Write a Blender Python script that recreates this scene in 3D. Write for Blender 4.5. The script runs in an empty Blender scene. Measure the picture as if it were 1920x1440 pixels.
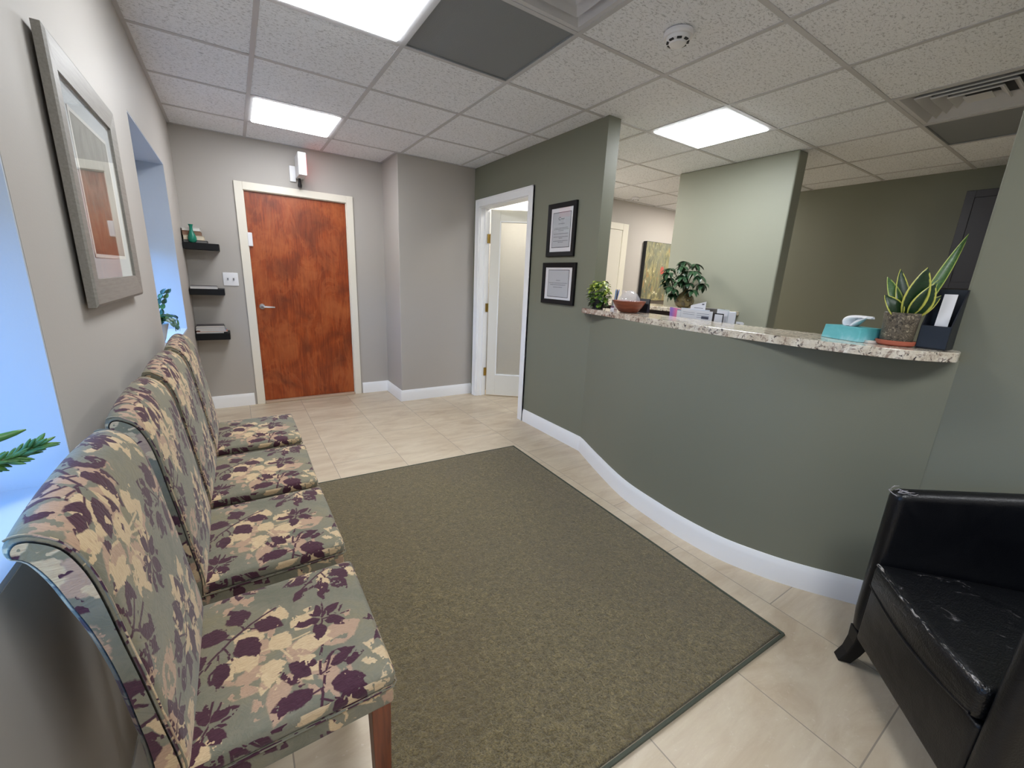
import bpy, math, random
from mathutils import Vector, Matrix
R = math.radians
random.seed(7)
sc = bpy.context.scene
col = sc.collection

# ------------------------------------------------------------------ camera
cam_d = bpy.data.cameras.new('camera')
cam = bpy.data.objects.new('camera', cam_d); col.objects.link(cam)
cam.location = (0.3267, 0.0, 1.3142)
cam.rotation_euler = (1.3223, -0.0451, -0.5783)
cam_d.sensor_fit = 'HORIZONTAL'; cam_d.sensor_width = 36.0
cam_d.lens = 36.0 * 773.2262 / 1920.0
cam_d.clip_start = 0.02; cam_d.clip_end = 200
sc.camera = cam

# ------------------------------------------------------------------ sky seen through the windows
world = bpy.data.worlds.new('sky'); sc.world = world; world.use_nodes = True
wn = world.node_tree; wbg = wn.nodes['Background']
_tc = wn.nodes.new('ShaderNodeTexCoord'); _sp = wn.nodes.new('ShaderNodeSeparateXYZ'); _rp = wn.nodes.new('ShaderNodeValToRGB')
wn.links.new(_tc.outputs['Generated'], _sp.inputs[0]); wn.links.new(_sp.outputs[2], _rp.inputs[0]); wn.links.new(_rp.outputs[0], wbg.inputs[0])
_rp.color_ramp.elements[0].position = 0.0; _rp.color_ramp.elements[0].color = (0.10, 0.15, 0.20, 1)      # ground
_rp.color_ramp.elements[1].position = 0.04; _rp.color_ramp.elements[1].color = (0.16, 0.45, 1.0, 1)      # blue sky
wbg.inputs[1].default_value = 5.6

# ------------------------------------------------------------------ exposure
vs = sc.view_settings
vs.view_transform = 'Standard'; vs.look = 'None'; vs.exposure = 0.10; vs.gamma = 1.0; vs.use_curve_mapping = False
sc.cycles.max_bounces = 8; sc.cycles.diffuse_bounces = 5; sc.cycles.glossy_bounces = 4
sc.cycles.transmission_bounces = 6; sc.cycles.transparent_max_bounces = 8
sc.cycles.sample_clamp_indirect = 6.0; sc.cycles.caustics_reflective = False; sc.cycles.caustics_refractive = False
LAMP = 27.0          # radiance of the fluorescent diffusers

H = 2.405           # ceiling height
G = 0.6096          # ceiling grid
GX, GY = 0.521, 1.7055
def gx(k): return GX + k * G
def gy(k): return GY + k * G

# ================================================================== node helper
class NT:
    def __init__(s, name):
        s.m = bpy.data.materials.new(name); s.m.use_nodes = True
        s.t = s.m.node_tree; s.n = s.t.nodes; s.l = s.t.links
        s.b = s.n['Principled BSDF']; s.out = s.n['Material Output']
    def new(s, typ, **kw):
        nd = s.n.new(typ)
        for k, v in kw.items(): setattr(nd, k, v)
        return nd
    def set(s, sock, v):
        if v is None: return
        if isinstance(v, bpy.types.NodeSocket): s.l.new(v, sock)
        else:
            if hasattr(sock.default_value, '__len__') and not hasattr(v, '__len__'): v = (v,) * len(sock.default_value)
            if hasattr(sock.default_value, '__len__') and len(sock.default_value) == 4 and len(v) == 3: v = (*v, 1)
            sock.default_value = v
    def math(s, op, a, b=None, c=None, clamp=False):
        nd = s.new('ShaderNodeMath', operation=op, use_clamp=clamp)
        s.set(nd.inputs[0], a)
        if b is not None: s.set(nd.inputs[1], b)
        if c is not None: s.set(nd.inputs[2], c)
        return nd.outputs[0]
    def vmath(s, op, a, b=None, out=0):
        nd = s.new('ShaderNodeVectorMath', operation=op)
        s.set(nd.inputs[0], a)
        if b is not None: s.set(nd.inputs[3] if op == 'SCALE' else nd.inputs[1], b)
        return nd.outputs[out]
    def coord(s, which='Object'): return s.new('ShaderNodeTexCoord').outputs[which]
    def mapping(s, v, loc=(0,0,0), rot=(0,0,0), sca=(1,1,1), typ='POINT'):
        nd = s.new('ShaderNodeMapping', vector_type=typ); s.set(nd.inputs[0], v)
        nd.inputs[1].default_value = loc; nd.inputs[2].default_value = rot; nd.inputs[3].default_value = sca
        return nd.outputs[0]
    def noise(s, v, scale, detail=3, rough=.5, dist=0, out=0):
        nd = s.new('ShaderNodeTexNoise'); s.set(nd.inputs['Vector'], v)
        nd.inputs['Scale'].default_value = scale; nd.inputs['Detail'].default_value = detail
        nd.inputs['Roughness'].default_value = rough; nd.inputs['Distortion'].default_value = dist
        return nd.outputs[out]
    def voronoi(s, v, scale, feature='F1', out=0, rnd=1):
        nd = s.new('ShaderNodeTexVoronoi', feature=feature); s.set(nd.inputs['Vector'], v)
        nd.inputs['Scale'].default_value = scale; nd.inputs['Randomness'].default_value = rnd
        return nd.outputs[out]
    def ramp(s, f, stops, interp='LINEAR'):
        nd = s.new('ShaderNodeValToRGB'); s.set(nd.inputs[0], f); r = nd.color_ramp; r.interpolation = interp
        while len(r.elements) < len(stops): r.elements.new(.5)
        for e, (p, c) in zip(r.elements, stops):
            e.position = p; e.color = (*c, 1) if hasattr(c, '__len__') else (c, c, c, 1)
        return nd.outputs[0]
    def mix(s, f, a, b, blend='MIX'):
        nd = s.new('ShaderNodeMix', data_type='RGBA', blend_type=blend)
        s.set(nd.inputs[0], f); s.set(nd.inputs[6], a); s.set(nd.inputs[7], b)
        return nd.outputs[2]
    def bump(s, h, strength=.3, dist=.01):
        nd = s.new('ShaderNodeBump'); nd.inputs['Strength'].default_value = strength
        nd.inputs['Distance'].default_value = dist; s.set(nd.inputs['Height'], h)
        s.l.new(nd.outputs[0], s.b.inputs['Normal'])
    def base(s, c=None, rough=None, metal=None, spec=None):
        s.set(s.b.inputs['Base Color'], c); s.set(s.b.inputs['Roughness'], rough)
        s.set(s.b.inputs['Metallic'], metal); s.set(s.b.inputs['Specular IOR Level'], spec)
        return s

def srgb(r, g, b):
    f = lambda c: (c / 255 / 12.92) if c / 255 <= .04045 else ((c / 255 + .055) / 1.055) ** 2.4
    return (f(r), f(g), f(b))

def simple(name, c, rough=.5, metal=0, spec=.5, emit=None, es=0, bumpy=0, bscale=200, var=0):
    k = NT(name)
    if var:
        n = k.noise(k.coord(), 6, 4)
        lo = tuple(x * (1 - var) for x in c); hi = tuple(min(1, x * (1 + var)) for x in c)
        k.base(k.ramp(n, [(.3, lo), (.7, hi)]))
    else: k.base(c)
    k.base(None, rough, metal, spec)
    if bumpy: k.bump(k.noise(k.coord(), bscale, 2), bumpy, .002)
    if emit: k.set(k.b.inputs['Emission Color'], emit); k.b.inputs['Emission Strength'].default_value = es
    return k.m

def glass(name, tint=(1,1,1), rough=.02, refl=1.0):
    """thin pane: mostly see-through with a fresnel reflection"""
    k = NT(name)
    tr = k.new('ShaderNodeBsdfTransparent'); tr.inputs[0].default_value = (*tint, 1)
    gl = k.new('ShaderNodeBsdfGlossy'); gl.inputs['Roughness'].default_value = rough
    fr = k.new('ShaderNodeFresnel'); fr.inputs[0].default_value = 1.5
    mx = k.new('ShaderNodeMixShader')
    geo = k.new('ShaderNodeNewGeometry')
    f = k.math('MULTIPLY', k.math('MULTIPLY', fr.outputs[0], refl), k.math('SUBTRACT', 1.0, geo.outputs['Backfacing']), clamp=True)
    k.l.new(f, mx.inputs[0]); k.l.new(tr.outputs[0], mx.inputs[1]); k.l.new(gl.outputs[0], mx.inputs[2])
    k.l.new(mx.outputs[0], k.out.inputs[0])
    return k.m

# ================================================================== materials
def wall_paint(name, c, rough=.55):
    k = NT(name); co = k.coord()
    k.base(c, rough, 0, .35)
    k.bump(k.noise(co, 160, 3, .6), .10, .003)
    return k.m
M = {}
M['greige'] = wall_paint('greige_paint', srgb(180, 175, 169))
M['sage'] = wall_paint('sage_paint', srgb(124, 125, 110), .5)
M['sage_light'] = wall_paint('light_sage_paint', srgb(147, 149, 135), .5)
M['white_trim'] = simple('white_trim_paint', srgb(243, 244, 246), .35)
M['cream_trim'] = simple('cream_trim_paint', srgb(234, 228, 214), .4)
M['white_plastic'] = simple('white_plastic', srgb(235, 235, 238), .35)
M['reveal'] = simple('reveal_paint', srgb(188, 196, 208), .6, bumpy=.08)
M['black_lacquer'] = simple('black_lacquer', srgb(9, 9, 12), .5, spec=.3)
M['black_matte'] = simple('black_matte', srgb(22, 24, 28), .55)
M['chrome'] = simple('brushed_nickel', srgb(190, 190, 192), .28, 1)
M['brass'] = simple('brass', srgb(196, 160, 84), .3, 1)
M['paper'] = simple('white_paper', srgb(228, 228, 232), .8)

def m_floor():
    k = NT('travertine_tile'); co = k.coord()
    br = k.new('ShaderNodeTexBrick', offset=.5, offset_frequency=2, squash=1)
    v = k.new('ShaderNodeSeparateXYZ'); k.l.new(co, v.inputs[0])
    cb = k.new('ShaderNodeCombineXYZ')
    # boards run along y : texture x = world y, texture y = world x
    k.set(cb.inputs[0], k.math('ADD', v.outputs[1], 20 * .912 - .155))
    k.set(cb.inputs[1], k.math('ADD', v.outputs[0], 20 * .45 - .785 + .45))
    k.l.new(cb.outputs[0], br.inputs['Vector'])
    br.inputs['Color1'].default_value = (0, 0, 0, 1); br.inputs['Color2'].default_value = (1, 1, 1, 1)
    br.inputs['Mortar'].default_value = (.5, .5, .5, 1)
    br.inputs['Scale'].default_value = 1; br.inputs['Mortar Size'].default_value = .0022
    br.inputs['Mortar Smooth'].default_value = .2; br.inputs['Bias'].default_value = 0
    br.inputs['Brick Width'].default_value = .912; br.inputs['Row Height'].default_value = .45
    rnd = k.new('ShaderNodeSeparateColor'); k.l.new(br.outputs['Color'], rnd.inputs[0])
    # per tile offset for the marbling
    off = k.vmath('SCALE', k.vmath('ADD', (1.3, 2.7, 0.4), (0, 0, 0)), k.math('MULTIPLY', rnd.outputs[0], 17.0))
    cv = k.vmath('ADD', co, off)
    n1 = k.noise(k.mapping(cv, rot=(0, 0, .5), sca=(1.1, 3.6, 1)), 2.2, 7, .62, .9)
    n2 = k.noise(k.mapping(cv, rot=(0, 0, -.4), sca=(1, 5, 1)), 7, 8, .7, .6)
    n3 = k.noise(cv, 60, 4, .7)
    c = k.ramp(n1, [(.28, srgb(172, 152, 126)), (.5, srgb(197, 182, 157)), (.72, srgb(212, 199, 176))])
    c = k.mix(k.ramp(n2, [(.35, .0), (.7, .5)]), c, srgb(184, 164, 144))
    c = k.mix(k.ramp(n3, [(.62, .0), (.72, .4)]), c, srgb(222, 214, 202))
    c = k.mix(k.math('MULTIPLY', rnd.outputs[0], .22), c, srgb(214, 200, 176))
    c = k.mix(br.outputs['Fac'], c, srgb(150, 138, 124))
    k.base(c, k.ramp(n2, [(.3, .3), (.7, .42)]), 0, .45)
    h = k.math('SUBTRACT', k.math('MULTIPLY', n2, .25), br.outputs['Fac'])
    k.bump(h, .25, .002)
    return k.m
M['floor'] = m_floor()

def m_ceiling():
    k = NT('acoustic_tile'); co = k.coord()
    n = k.noise(k.mapping(co, sca=(1, 1.9, 1)), 62, 3, .6, .8)
    n2 = k.noise(co, 170, 2, .5)
    pits = k.ramp(n, [(.37, 1.0), (.45, 0.0)])
    c = k.mix(k.math('MULTIPLY', pits, .5), srgb(246, 249, 255), srgb(150, 152, 160))
    c = k.mix(k.math('MULTIPLY', k.ramp(n2, [(.45, 0.), (.6, .14)]), 1), c, srgb(196, 196, 200))
    k.base(c, .9, 0, .2)
    k.bump(k.math('SUBTRACT', k.math('MULTIPLY', n2, .5), pits), .5, .004)
    return k.m
M['ceiling'] = m_ceiling()
M['grid'] = simple('grid_metal', srgb(196, 196, 200), .45)
M['vent'] = simple('vent_enamel', srgb(206, 206, 210), .5)
M['duct'] = simple('dark_duct', srgb(70, 70, 76), .6)
M['return'] = simple('return_panel', srgb(132, 136, 140), .6, bumpy=.5, bscale=300)

def m_wood_door():
    k = NT('flamed_cherry_veneer'); co = k.coord()
    w = k.noise(k.mapping(co, sca=(1.6, 1, .55)), 3.0, 4, .6, 1.5)
    fl = k.math('SINE', k.math('MULTIPLY', w, 26))
    g = k.noise(k.mapping(co, sca=(9, 1, .45)), 9, 6, .7, .4)
    fine = k.noise(k.mapping(co, sca=(60, 1, 2.5)), 8, 3, .6)
    blot = k.noise(k.mapping(co, sca=(1, 1, .7)), 4.2, 4, .55, .7)
    c = k.ramp(g, [(.3, srgb(118, 44, 12)), (.55, srgb(160, 70, 22)), (.75, srgb(190, 92, 32))])
    c = k.mix(k.ramp(fl, [(.3, .0), (.8, .26)]), c, srgb(196, 112, 62))
    c = k.mix(k.ramp(blot, [(.5, .0), (.66, .6)]), c, srgb(190, 104, 54))
    c = k.mix(k.ramp(blot, [(.3, .7), (.5, .0)]), c, srgb(96, 40, 18))
    c = k.mix(k.math('MULTIPLY', fine, .28), c, srgb(100, 44, 20))
    k.base(c, .34, 0, .5)
    return k.m
M['door_wood'] = m_wood_door()
def m_leg_wood():
    k = NT('brown_leg_wood'); co = k.coord()
    g = k.noise(k.mapping(co, sca=(20, 20, 1)), 5, 4, .6, .5)
    k.base(k.ramp(g, [(.3, srgb(84, 40, 22)), (.7, srgb(128, 66, 38))]), .35)
    return k.m
M['leg_wood'] = m_leg_wood()
M['dark_wood'] = simple('dark_brown_wood', srgb(48, 36, 34), .5)
M['cabinet'] = simple('espresso_cabinet', srgb(42, 38, 42), .4)

def m_granite():
    k = NT('speckled_granite'); co = k.coord()
    w = k.vmath('ADD', co, k.vmath('SCALE', k.noise(co, 9, 3, out=1), .05))
    n1 = k.noise(w, 16, 6, .7, 1.0); n2 = k.noise(w, 55, 5, .7, .6); n3 = k.voronoi(w, 90, rnd=1)
    n0 = k.noise(co, 3.0, 3, .5, .4)
    sx = k.new('ShaderNodeSeparateXYZ'); k.l.new(co, sx.inputs[0])
    red = k.ramp(k.math('ADD', k.math('MULTIPLY', k.math('SUBTRACT', sx.outputs[1], 1.55), 1.4), k.math('MULTIPLY', k.math('SUBTRACT', n0, .5), 1.2)), [(.0, 0.), (.75, 1.)])
    c = k.ramp(n1, [(.3, srgb(188, 172, 152)), (.5, srgb(216, 206, 188)), (.7, srgb(236, 230, 218))])
    c = k.mix(k.ramp(n2, [(.53, 0.), (.61, .8)]), c, srgb(128, 104, 92))
    c = k.mix(k.ramp(k.noise(w, 34, 6, .75, .8), [(.565, 0.), (.61, .95)]), c, srgb(46, 34, 40))
    c = k.mix(k.ramp(n3, [(.0, .5), (.16, 0.)]), c, srgb(70, 52, 54))
    c = k.mix(k.math('MULTIPLY', red, k.ramp(n1, [(.34, .95), (.62, .15)])), c, srgb(118, 66, 54))
    k.base(c, .12, 0, .55)
    return k.m
M['granite'] = m_granite()

def m_rug():
    k = NT('olive_pile'); co = k.coord()
    w = k.vmath('ADD', co, k.vmath('SCALE', k.noise(co, 40, 2, out=1), .012))
    n1 = k.noise(w, 190, 3, .75, .5); n2 = k.noise(w, 62, 4, .7, 1.0); n3 = k.noise(co, 2.2, 4, .6, .5)
    c = k.ramp(n2, [(.3, srgb(84, 75, 48)), (.55, srgb(126, 112, 76)), (.75, srgb(162, 147, 106))])
    c = k.mix(k.ramp(n1, [(.36, .75), (.56, 0.)]), c, srgb(62, 54, 36))
    c = k.mix(k.ramp(n3, [(.38, .32), (.6, 0.)]), c, srgb(100, 88, 66))
    k.base(c, .95, 0, .1)
    k.b.inputs['Sheen Weight'].default_value = .25
    k.bump(k.math('ADD', n1, k.math('MULTIPLY', n2, 1.6)), .9, .006)
    return k.m
M['rug'] = m_rug()
M['rug_edge'] = simple('rug_binding', srgb(70, 74, 62), .8, bumpy=.5, bscale=400)

def m_leather():
    k = NT('black_leather'); co = k.coord()
    cr = k.voronoi(co, 260); wr = k.noise(co, 12, 4, .6, .8)
    k.base(srgb(10, 11, 15), k.ramp(wr, [(.3, .30), (.7, .46)]), 0, .4)
    k.bump(k.math('ADD', k.math('MULTIPLY', cr, .25), k.math('MULTIPLY', wr, .8)), .22, .006)
    return k.m
M['leather'] = m_leather()
def m_worn():
    k = NT('cracked_leather'); co = k.coord()
    n = k.noise(k.mapping(co, sca=(1, 3, 3)), 26, 6, .75, 1.0)
    s = k.ramp(n, [(.52, 0.), (.6, 1.)])
    k.base(k.mix(s, srgb(16, 17, 21), srgb(188, 182, 178)), k.ramp(n, [(.4, .3), (.7, .7)]), 0, .4)
    k.bump(n, .5, .004)
    return k.m
M['worn'] = m_worn()
def m_scuffed():
    k = NT('scuffed_leather'); co = k.coord()
    n = k.noise(k.mapping(co, rot=(0, .5, .2), sca=(1, 1, 7)), 9, 7, .8, 1.4)
    wr = k.noise(k.mapping(co, sca=(1, 1, 2.5)), 9, 4, .6, 1.0)
    s = k.ramp(n, [(.6, 0.), (.68, .55)])
    k.base(k.mix(s, srgb(11, 12, 15), srgb(128, 124, 124)), .36, 0, .42)
    k.bump(k.math('ADD', wr, k.math('MULTIPLY', k.voronoi(co, 260), .15)), .4, .012)
    return k.m
M['scuffed'] = m_scuffed()

# ---------------------------------------------------------------- floral upholstery
def m_fabric():
    k = NT('floral_upholstery')
    uv = k.coord('UV')
    wob = k.vmath('SCALE', k.vmath('SUBTRACT', k.noise(uv, 26, 3, .6, out=1), (.5, .5, .5)), .006)
    P0 = k.vmath('ADD', uv, wob)
    edge = k.math('MULTIPLY', k.math('SUBTRACT', k.noise(uv, 80, 2, .6), .52), .5)
    def leafset(cell, shift, rot, leaves, stems, kind, rnd=3.0):
        p = k.mapping(P0, loc=(shift[0], shift[1], 0), rot=(0, 0, rot), sca=(1 / cell,) * 3)
        fl = k.vmath('FLOOR', p)
        lo = k.vmath('SUBTRACT', k.vmath('SUBTRACT', p, fl), (.5, .5, 0))
        wn_ = k.new('ShaderNodeTexWhiteNoise', noise_dimensions='3D'); k.l.new(fl, wn_.inputs['Vector'])
        vr = k.new('ShaderNodeVectorRotate', rotation_type='Z_AXIS')
        k.l.new(lo, vr.inputs['Vector']); k.set(vr.inputs['Angle'], k.math('MULTIPLY', wn_.outputs['Value'], rnd))
        L = k.vmath('MULTIPLY', vr.outputs[0], (1, 1, 0))
        acc = None
        for (cx, cy, ang, ln, wd) in leaves:
            q = k.mapping(L, loc=(cx, cy, 0), rot=(0, 0, R(ang)), sca=(ln, wd, 1), typ='TEXTURE')
            if kind == 'round':
                v = k.math('SUBTRACT', k.vmath('LENGTH', q, out=1), 1.0)
            else:
                s = k.new('ShaderNodeSeparateXYZ'); k.l.new(q, s.inputs[0])
                # pointed leaf : |y| < (1-x^2)(1-.35x)
                x2 = k.math('MULTIPLY', s.outputs[0], s.outputs[0])
                wprof = k.math('MULTIPLY', k.math('SUBTRACT', 1.0, x2), k.math('MULTIPLY_ADD', s.outputs[0], -.38, 1.0))
                v = k.math('SUBTRACT', k.math('ABSOLUTE', s.outputs[1]), wprof)
                v = k.math('MAXIMUM', v, k.math('SUBTRACT', x2, 1.0))
            acc = v if acc is None else k.math('MINIMUM', acc, v)
        acc = k.math('ADD', acc, edge)
        sacc = None
        for (cx, cy, ang, ln, curv, th) in stems:
            q = k.mapping(L, loc=(cx, cy, 0), rot=(0, 0, R(ang)), typ='TEXTURE')
            s = k.new('ShaderNodeSeparateXYZ'); k.l.new(q, s.inputs[0])
            yy = k.math('SUBTRACT', s.outputs[1], k.math('MULTIPLY', k.math('MULTIPLY', s.outputs[0], s.outputs[0]), curv))
            v = k.math('MAXIMUM', k.math('SUBTRACT', k.math('ABSOLUTE', yy), th), k.math('SUBTRACT', k.math('ABSOLUTE', s.outputs[0]), ln))
            sacc = v if sacc is None else k.math('MINIMUM', sacc, v)
        a = k.math('MULTIPLY_ADD', acc, -7, .5, clamp=True)
        if sacc is not None:
            b = k.math('MULTIPLY_ADD', sacc, -160, .5, clamp=True)
            a = k.math('MAXIMUM', a, b)
        return a
    lobes = [(-.25, -.13, -140, .13, .085), (-.05, -.25, -95, .14, .085), (-.30, .10, 155, .12, .075), (-.02, .03, 20, .10, .08),
             (.20, -.14, -35, .13, .08), (.15, .19, 60, .14, .085), (.33, .05, 10, .11, .06), (-.10, .26, 112, .13, .075)]
    bst = [(0, 0, 5, .30, .4, .008), (0, 0, 75, .22, .4, .007)]
    beige1 = leafset(.30, (.03, .07), .5, lobes, bst, 'leaf', 1.6)
    beige2 = leafset(.37, (.31, .19), -.35, lobes[:6], [], 'leaf', 1.6)
    sprig = [(-.27, .14, 112, .13, .070), (-.23, -.18, -112, .13, .076), (-.03, .20, 78, .14, .084), (.01, -.19, -62, .15, .088),
             (.21, .22, 52, .12, .070), (.25, -.08, -18, .125, .078), (.36, .12, 18, .10, .052)]
    stems = [(-.05, .0, 4, .38, .35, .010), (-.18, .05, 118, .08, .8, .008), (.06, .09, 70, .10, -.5, .008), (-.02, -.08, -70, .10, .6, .008), (-.17, -.08, -105, .09, .5, .008), (.15, .11, 50, .10, -.5, .007)]
    plum1 = leafset(.275, (.11, .02), .95, sprig, stems, 'leaf', 1.9)
    small = [(-.12, .06, 140, .085, .045), (-.10, -.08, -140, .085, .048), (.02, .10, 80, .09, .05), (.03, -.10, -70, .09, .05), (.15, .0, 5, .10, .055)]
    plum2 = leafset(.275, (.61, .52), .95, small, [(.0, .0, 4, .22, -.5, .008)], 'leaf', 2.5)
    # base cloth
    g = k.noise(uv, 7, 4, .6, .4)
    base = k.ramp(g, [(.3, srgb(106, 105, 89)), (.5, srgb(125, 120, 103)), (.7, srgb(131, 122, 95))])
    quilt = k.math('SINE', k.math('MULTIPLY', k.noise(uv, 22, 3, .6, 1.0), 40))
    base = k.mix(k.math('MULTIPLY', k.math('MULTIPLY_ADD', quilt, .5, .5), .16), base, srgb(84, 92, 82))
    heather = k.noise(k.mapping(uv, sca=(1, 16, 1)), 55, 3, .7)
    bc = k.ramp(heather, [(.3, srgb(168, 138, 108)), (.6, srgb(205, 182, 144)), (.8, srgb(214, 192, 154))])
    bc2 = k.ramp(heather, [(.3, srgb(150, 122, 104)), (.6, srgb(180, 150, 124))])
    pc = k.ramp(heather, [(.3, srgb(52, 26, 38)), (.7, srgb(84, 50, 62))])
    c = k.mix(beige2, base, bc2)
    c = k.mix(beige1, c, bc)
    c = k.mix(plum2, c, pc)
    c = k.mix(plum1, c, pc)
    k.base(c, .85, 0, .2)
    k.b.inputs['Sheen Weight'].default_value = .15
    weave = k.noise(uv, 900, 1, .5)
    h = k.math('ADD', k.math('MULTIPLY', weave, .35), k.math('MULTIPLY', quilt, .16))
    h = k.math('ADD', h, k.math('MULTIPLY', k.math('ADD', beige1, plum1), .35))
    k.bump(h, .35, .003)
    return k.m
M['fabric'] = m_fabric()

def lamp_mat(name, c, s):
    k = NT(name); k.base((.8, .8, .8), .5)
    k.set(k.b.inputs['Emission Color'], c); k.b.inputs['Emission Strength'].default_value = s
    return k.m
M['lamp'] = lamp_mat('fluorescent_diffuser', (.93, .965, 1.0), LAMP)
M['lamp_dim'] = lamp_mat('dim_diffuser', (.94, .965, 1.0), LAMP * .68)
M['lamp_hall'] = lamp_mat('hall_diffuser', (1.0, .95, .88), LAMP * 1.5)

# ================================================================== mesh helper
class MB:
    def __init__(s): s.v = []; s.f = []; s.uv = []; s.mi = []
    def add(s, vs, fs, uvs=None, mi=0):
        o = len(s.v); s.v += [tuple(p) for p in vs]
        for i, f in enumerate(fs):
            s.f.append([a + o for a in f]); s.uv.append(uvs[i] if uvs else None); s.mi.append(mi)
        return s
    def box(s, x0, x1, y0, y1, z0, z1, mi=0, mat=None):
        vs = [(x, y, z) for z in (z0, z1) for y in (y0, y1) for x in (x0, x1)]
        if mat is not None: vs = [tuple(mat @ Vector(p)) for p in vs]
        return s.add(vs, [(0,2,3,1), (4,5,7,6), (0,1,5,4), (2,6,7,3), (0,4,6,2), (1,3,7,5)], mi=mi)
    def prism(s, poly, z0, z1, mi=0, axis='z'):
        """extrude a 2-D outline (counter-clockwise) along an axis"""
        n = len(poly)
        if axis == 'z': P = lambda a, b, c: (a, b, c)
        elif axis == 'y': P = lambda a, b, c: (a, c, b)
        else: P = lambda a, b, c: (c, a, b)
        vs = [P(a, b, z0) for a, b in poly] + [P(a, b, z1) for a, b in poly]
        fs = [tuple(range(n))[::-1], tuple(range(n, 2 * n))] + [(i, (i + 1) % n, n + (i + 1) % n, n + i) for i in range(n)]
        return s.add(vs, fs, mi=mi)
    def lathe(s, prof, c=(0,0,0), seg=32, mi=0, mat=None, caps=True):
        vs = []
        for r, z in prof:
            for i in range(seg):
                a = 2 * math.pi * i / seg; vs.append((r * math.cos(a), r * math.sin(a), z))
        fs = []
        for j in range(len(prof) - 1):
            for i in range(seg):
                k = (i + 1) % seg
                fs.append((j * seg + i, j * seg + k, (j + 1) * seg + k, (j + 1) * seg + i))
        if caps and prof[0][0] > 1e-6: fs.append(tuple(range(seg))[::-1])
        if caps and prof[-1][0] > 1e-6: fs.append(tuple(range((len(prof) - 1) * seg, len(prof) * seg)))
        m = Matrix.Translation(c) @ (mat or Matrix())
        return s.add([tuple(m @ Vector(p)) for p in vs], fs, mi=mi)
    def tube(s, pts, rad, seg=8, mi=0):
        pts = [Vector(p) for p in pts]; n = len(pts)
        if not hasattr(rad, '__len__'): rad = [rad] * n
        t0 = (pts[1] - pts[0]).normalized()
        up = Vector((0, 0, 1)) if abs(t0.z) < .9 else Vector((1, 0, 0))
        nrm = t0.cross(up).normalized(); vs = []
        for i, p in enumerate(pts):
            t = (pts[min(i + 1, n - 1)] - pts[max(i - 1, 0)]).normalized()
            nrm = (nrm - t * nrm.dot(t)).normalized(); b = t.cross(nrm)
            for j in range(seg):
                a = 2 * math.pi * j / seg
                vs.append(tuple(p + (nrm * math.cos(a) + b * math.sin(a)) * rad[i]))
        fs = [(i * seg + j, i * seg + (j + 1) % seg, (i + 1) * seg + (j + 1) % seg, (i + 1) * seg + j) for i in range(n - 1) for j in range(seg)]
        fs += [tuple(range(seg))[::-1], tuple(range((n - 1) * seg, n * seg))]
        return s.add(vs, fs, mi=mi)
    def rbox(s, x0, x1, y0, y1, z0, z1, r=.01, n=8, dome=0, fn=None, mi=0):
        """rounded box with metric per-face UVs; dome lifts the middle of the top; fn warps a point"""
        dims = (x1 - x0, y1 - y0, z1 - z0); o = Vector((x0, y0, z0)); hs = Vector(dims) / 2; ce = o + hs
        r = min(r, min(dims) / 2 * .999); inner = hs - Vector((r, r, r))
        def m(p):
            q = p - ce
            c = Vector(tuple(max(-inner[i], min(inner[i], q[i])) for i in range(3)))
            d = q - c
            res = c + (d.normalized() * r if d.length > 1e-9 else d)
            if dome:
                u = q.x / hs.x; v = q.y / hs.y
                t = max(0, q.z / hs.z)
                res.z += dome * (1 - min(1, abs(u)) ** 3) * (1 - min(1, abs(v)) ** 3) * t
            res = res + ce
            return fn(res) if fn else res
        # parameter steps : dense near the edges
        def steps(a, b):
            e = [0, .15, .4, .7, 1]
            L = b - a; k = max(2, n)
            ss = [a + r * t for t in e] + [a + r + (L - 2 * r) * i / k for i in range(1, k)] + [b - r * t for t in e[::-1]]
            return ss
        ax = [steps(x0, x1), steps(y0, y1), steps(z0, z1)]
        for (i, j, kx, val, flip) in ((0,1,2,z1,0), (0,1,2,z0,1), (0,2,1,y0,0), (0,2,1,y1,1), (1,2,0,x1,0), (1,2,0,x0,1)):
            A, B = ax[i], ax[j]; vs = []; uvp = []
            for b in B:
                for a in A:
                    p = [0, 0, 0]; p[i] = a; p[j] = b; p[kx] = val
                    vs.append(tuple(m(Vector(p))))
                    uvp.append((a + (.0 if kx == 2 else .13 * kx + .31), b + .17 * (kx + (flip * 2))))
            na = len(A); fs = []; us = []
            for y in range(len(B) - 1):
                for x in range(na - 1):
                    q = (y * na + x, y * na + x + 1, (y + 1) * na + x + 1, (y + 1) * na + x)
                    if flip: q = q[::-1]
                    fs.append(q); us.append([uvp[t] for t in q])
            s.add(vs, fs, us, mi)
        return s
    def leaf(s, o, d, up, ln, wd, droop=.3, fold=.25, seg=6, twist=0, mi=0, tip=.0, thick=.0):
        """a curved blade with a centre fold"""
        d = Vector(d).normalized(); up = Vector(up); side = d.cross(up)
        if side.length < 1e-4: side = d.cross(Vector((1, 0, 0)))
        side.normalize(); up = side.cross(d).normalized()
        if twist: 
            q = Matrix.Rotation(twist, 3, d); side = q @ side; up = q @ up
        p = Vector(o); vs = []; uvs = []
        for i in range(seg + 1):
            t = i / seg
            w = wd * (math.sin(math.pi * min(1, t ** .8)) ** .8 if t < 1 else 0) * .5 + wd * .04 * (1 - t)
            vs += [tuple(p - side * w + up * (w * fold)), tuple(p), tuple(p + side * w + up * (w * fold))]
            uvs += [(0, t), (.5, t), (1, t)]
            q = Matrix.Rotation(-droop / seg, 3, side); d = q @ d; up = q @ up
            p = p + d * (ln / seg)
        fs = []; us = []
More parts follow.
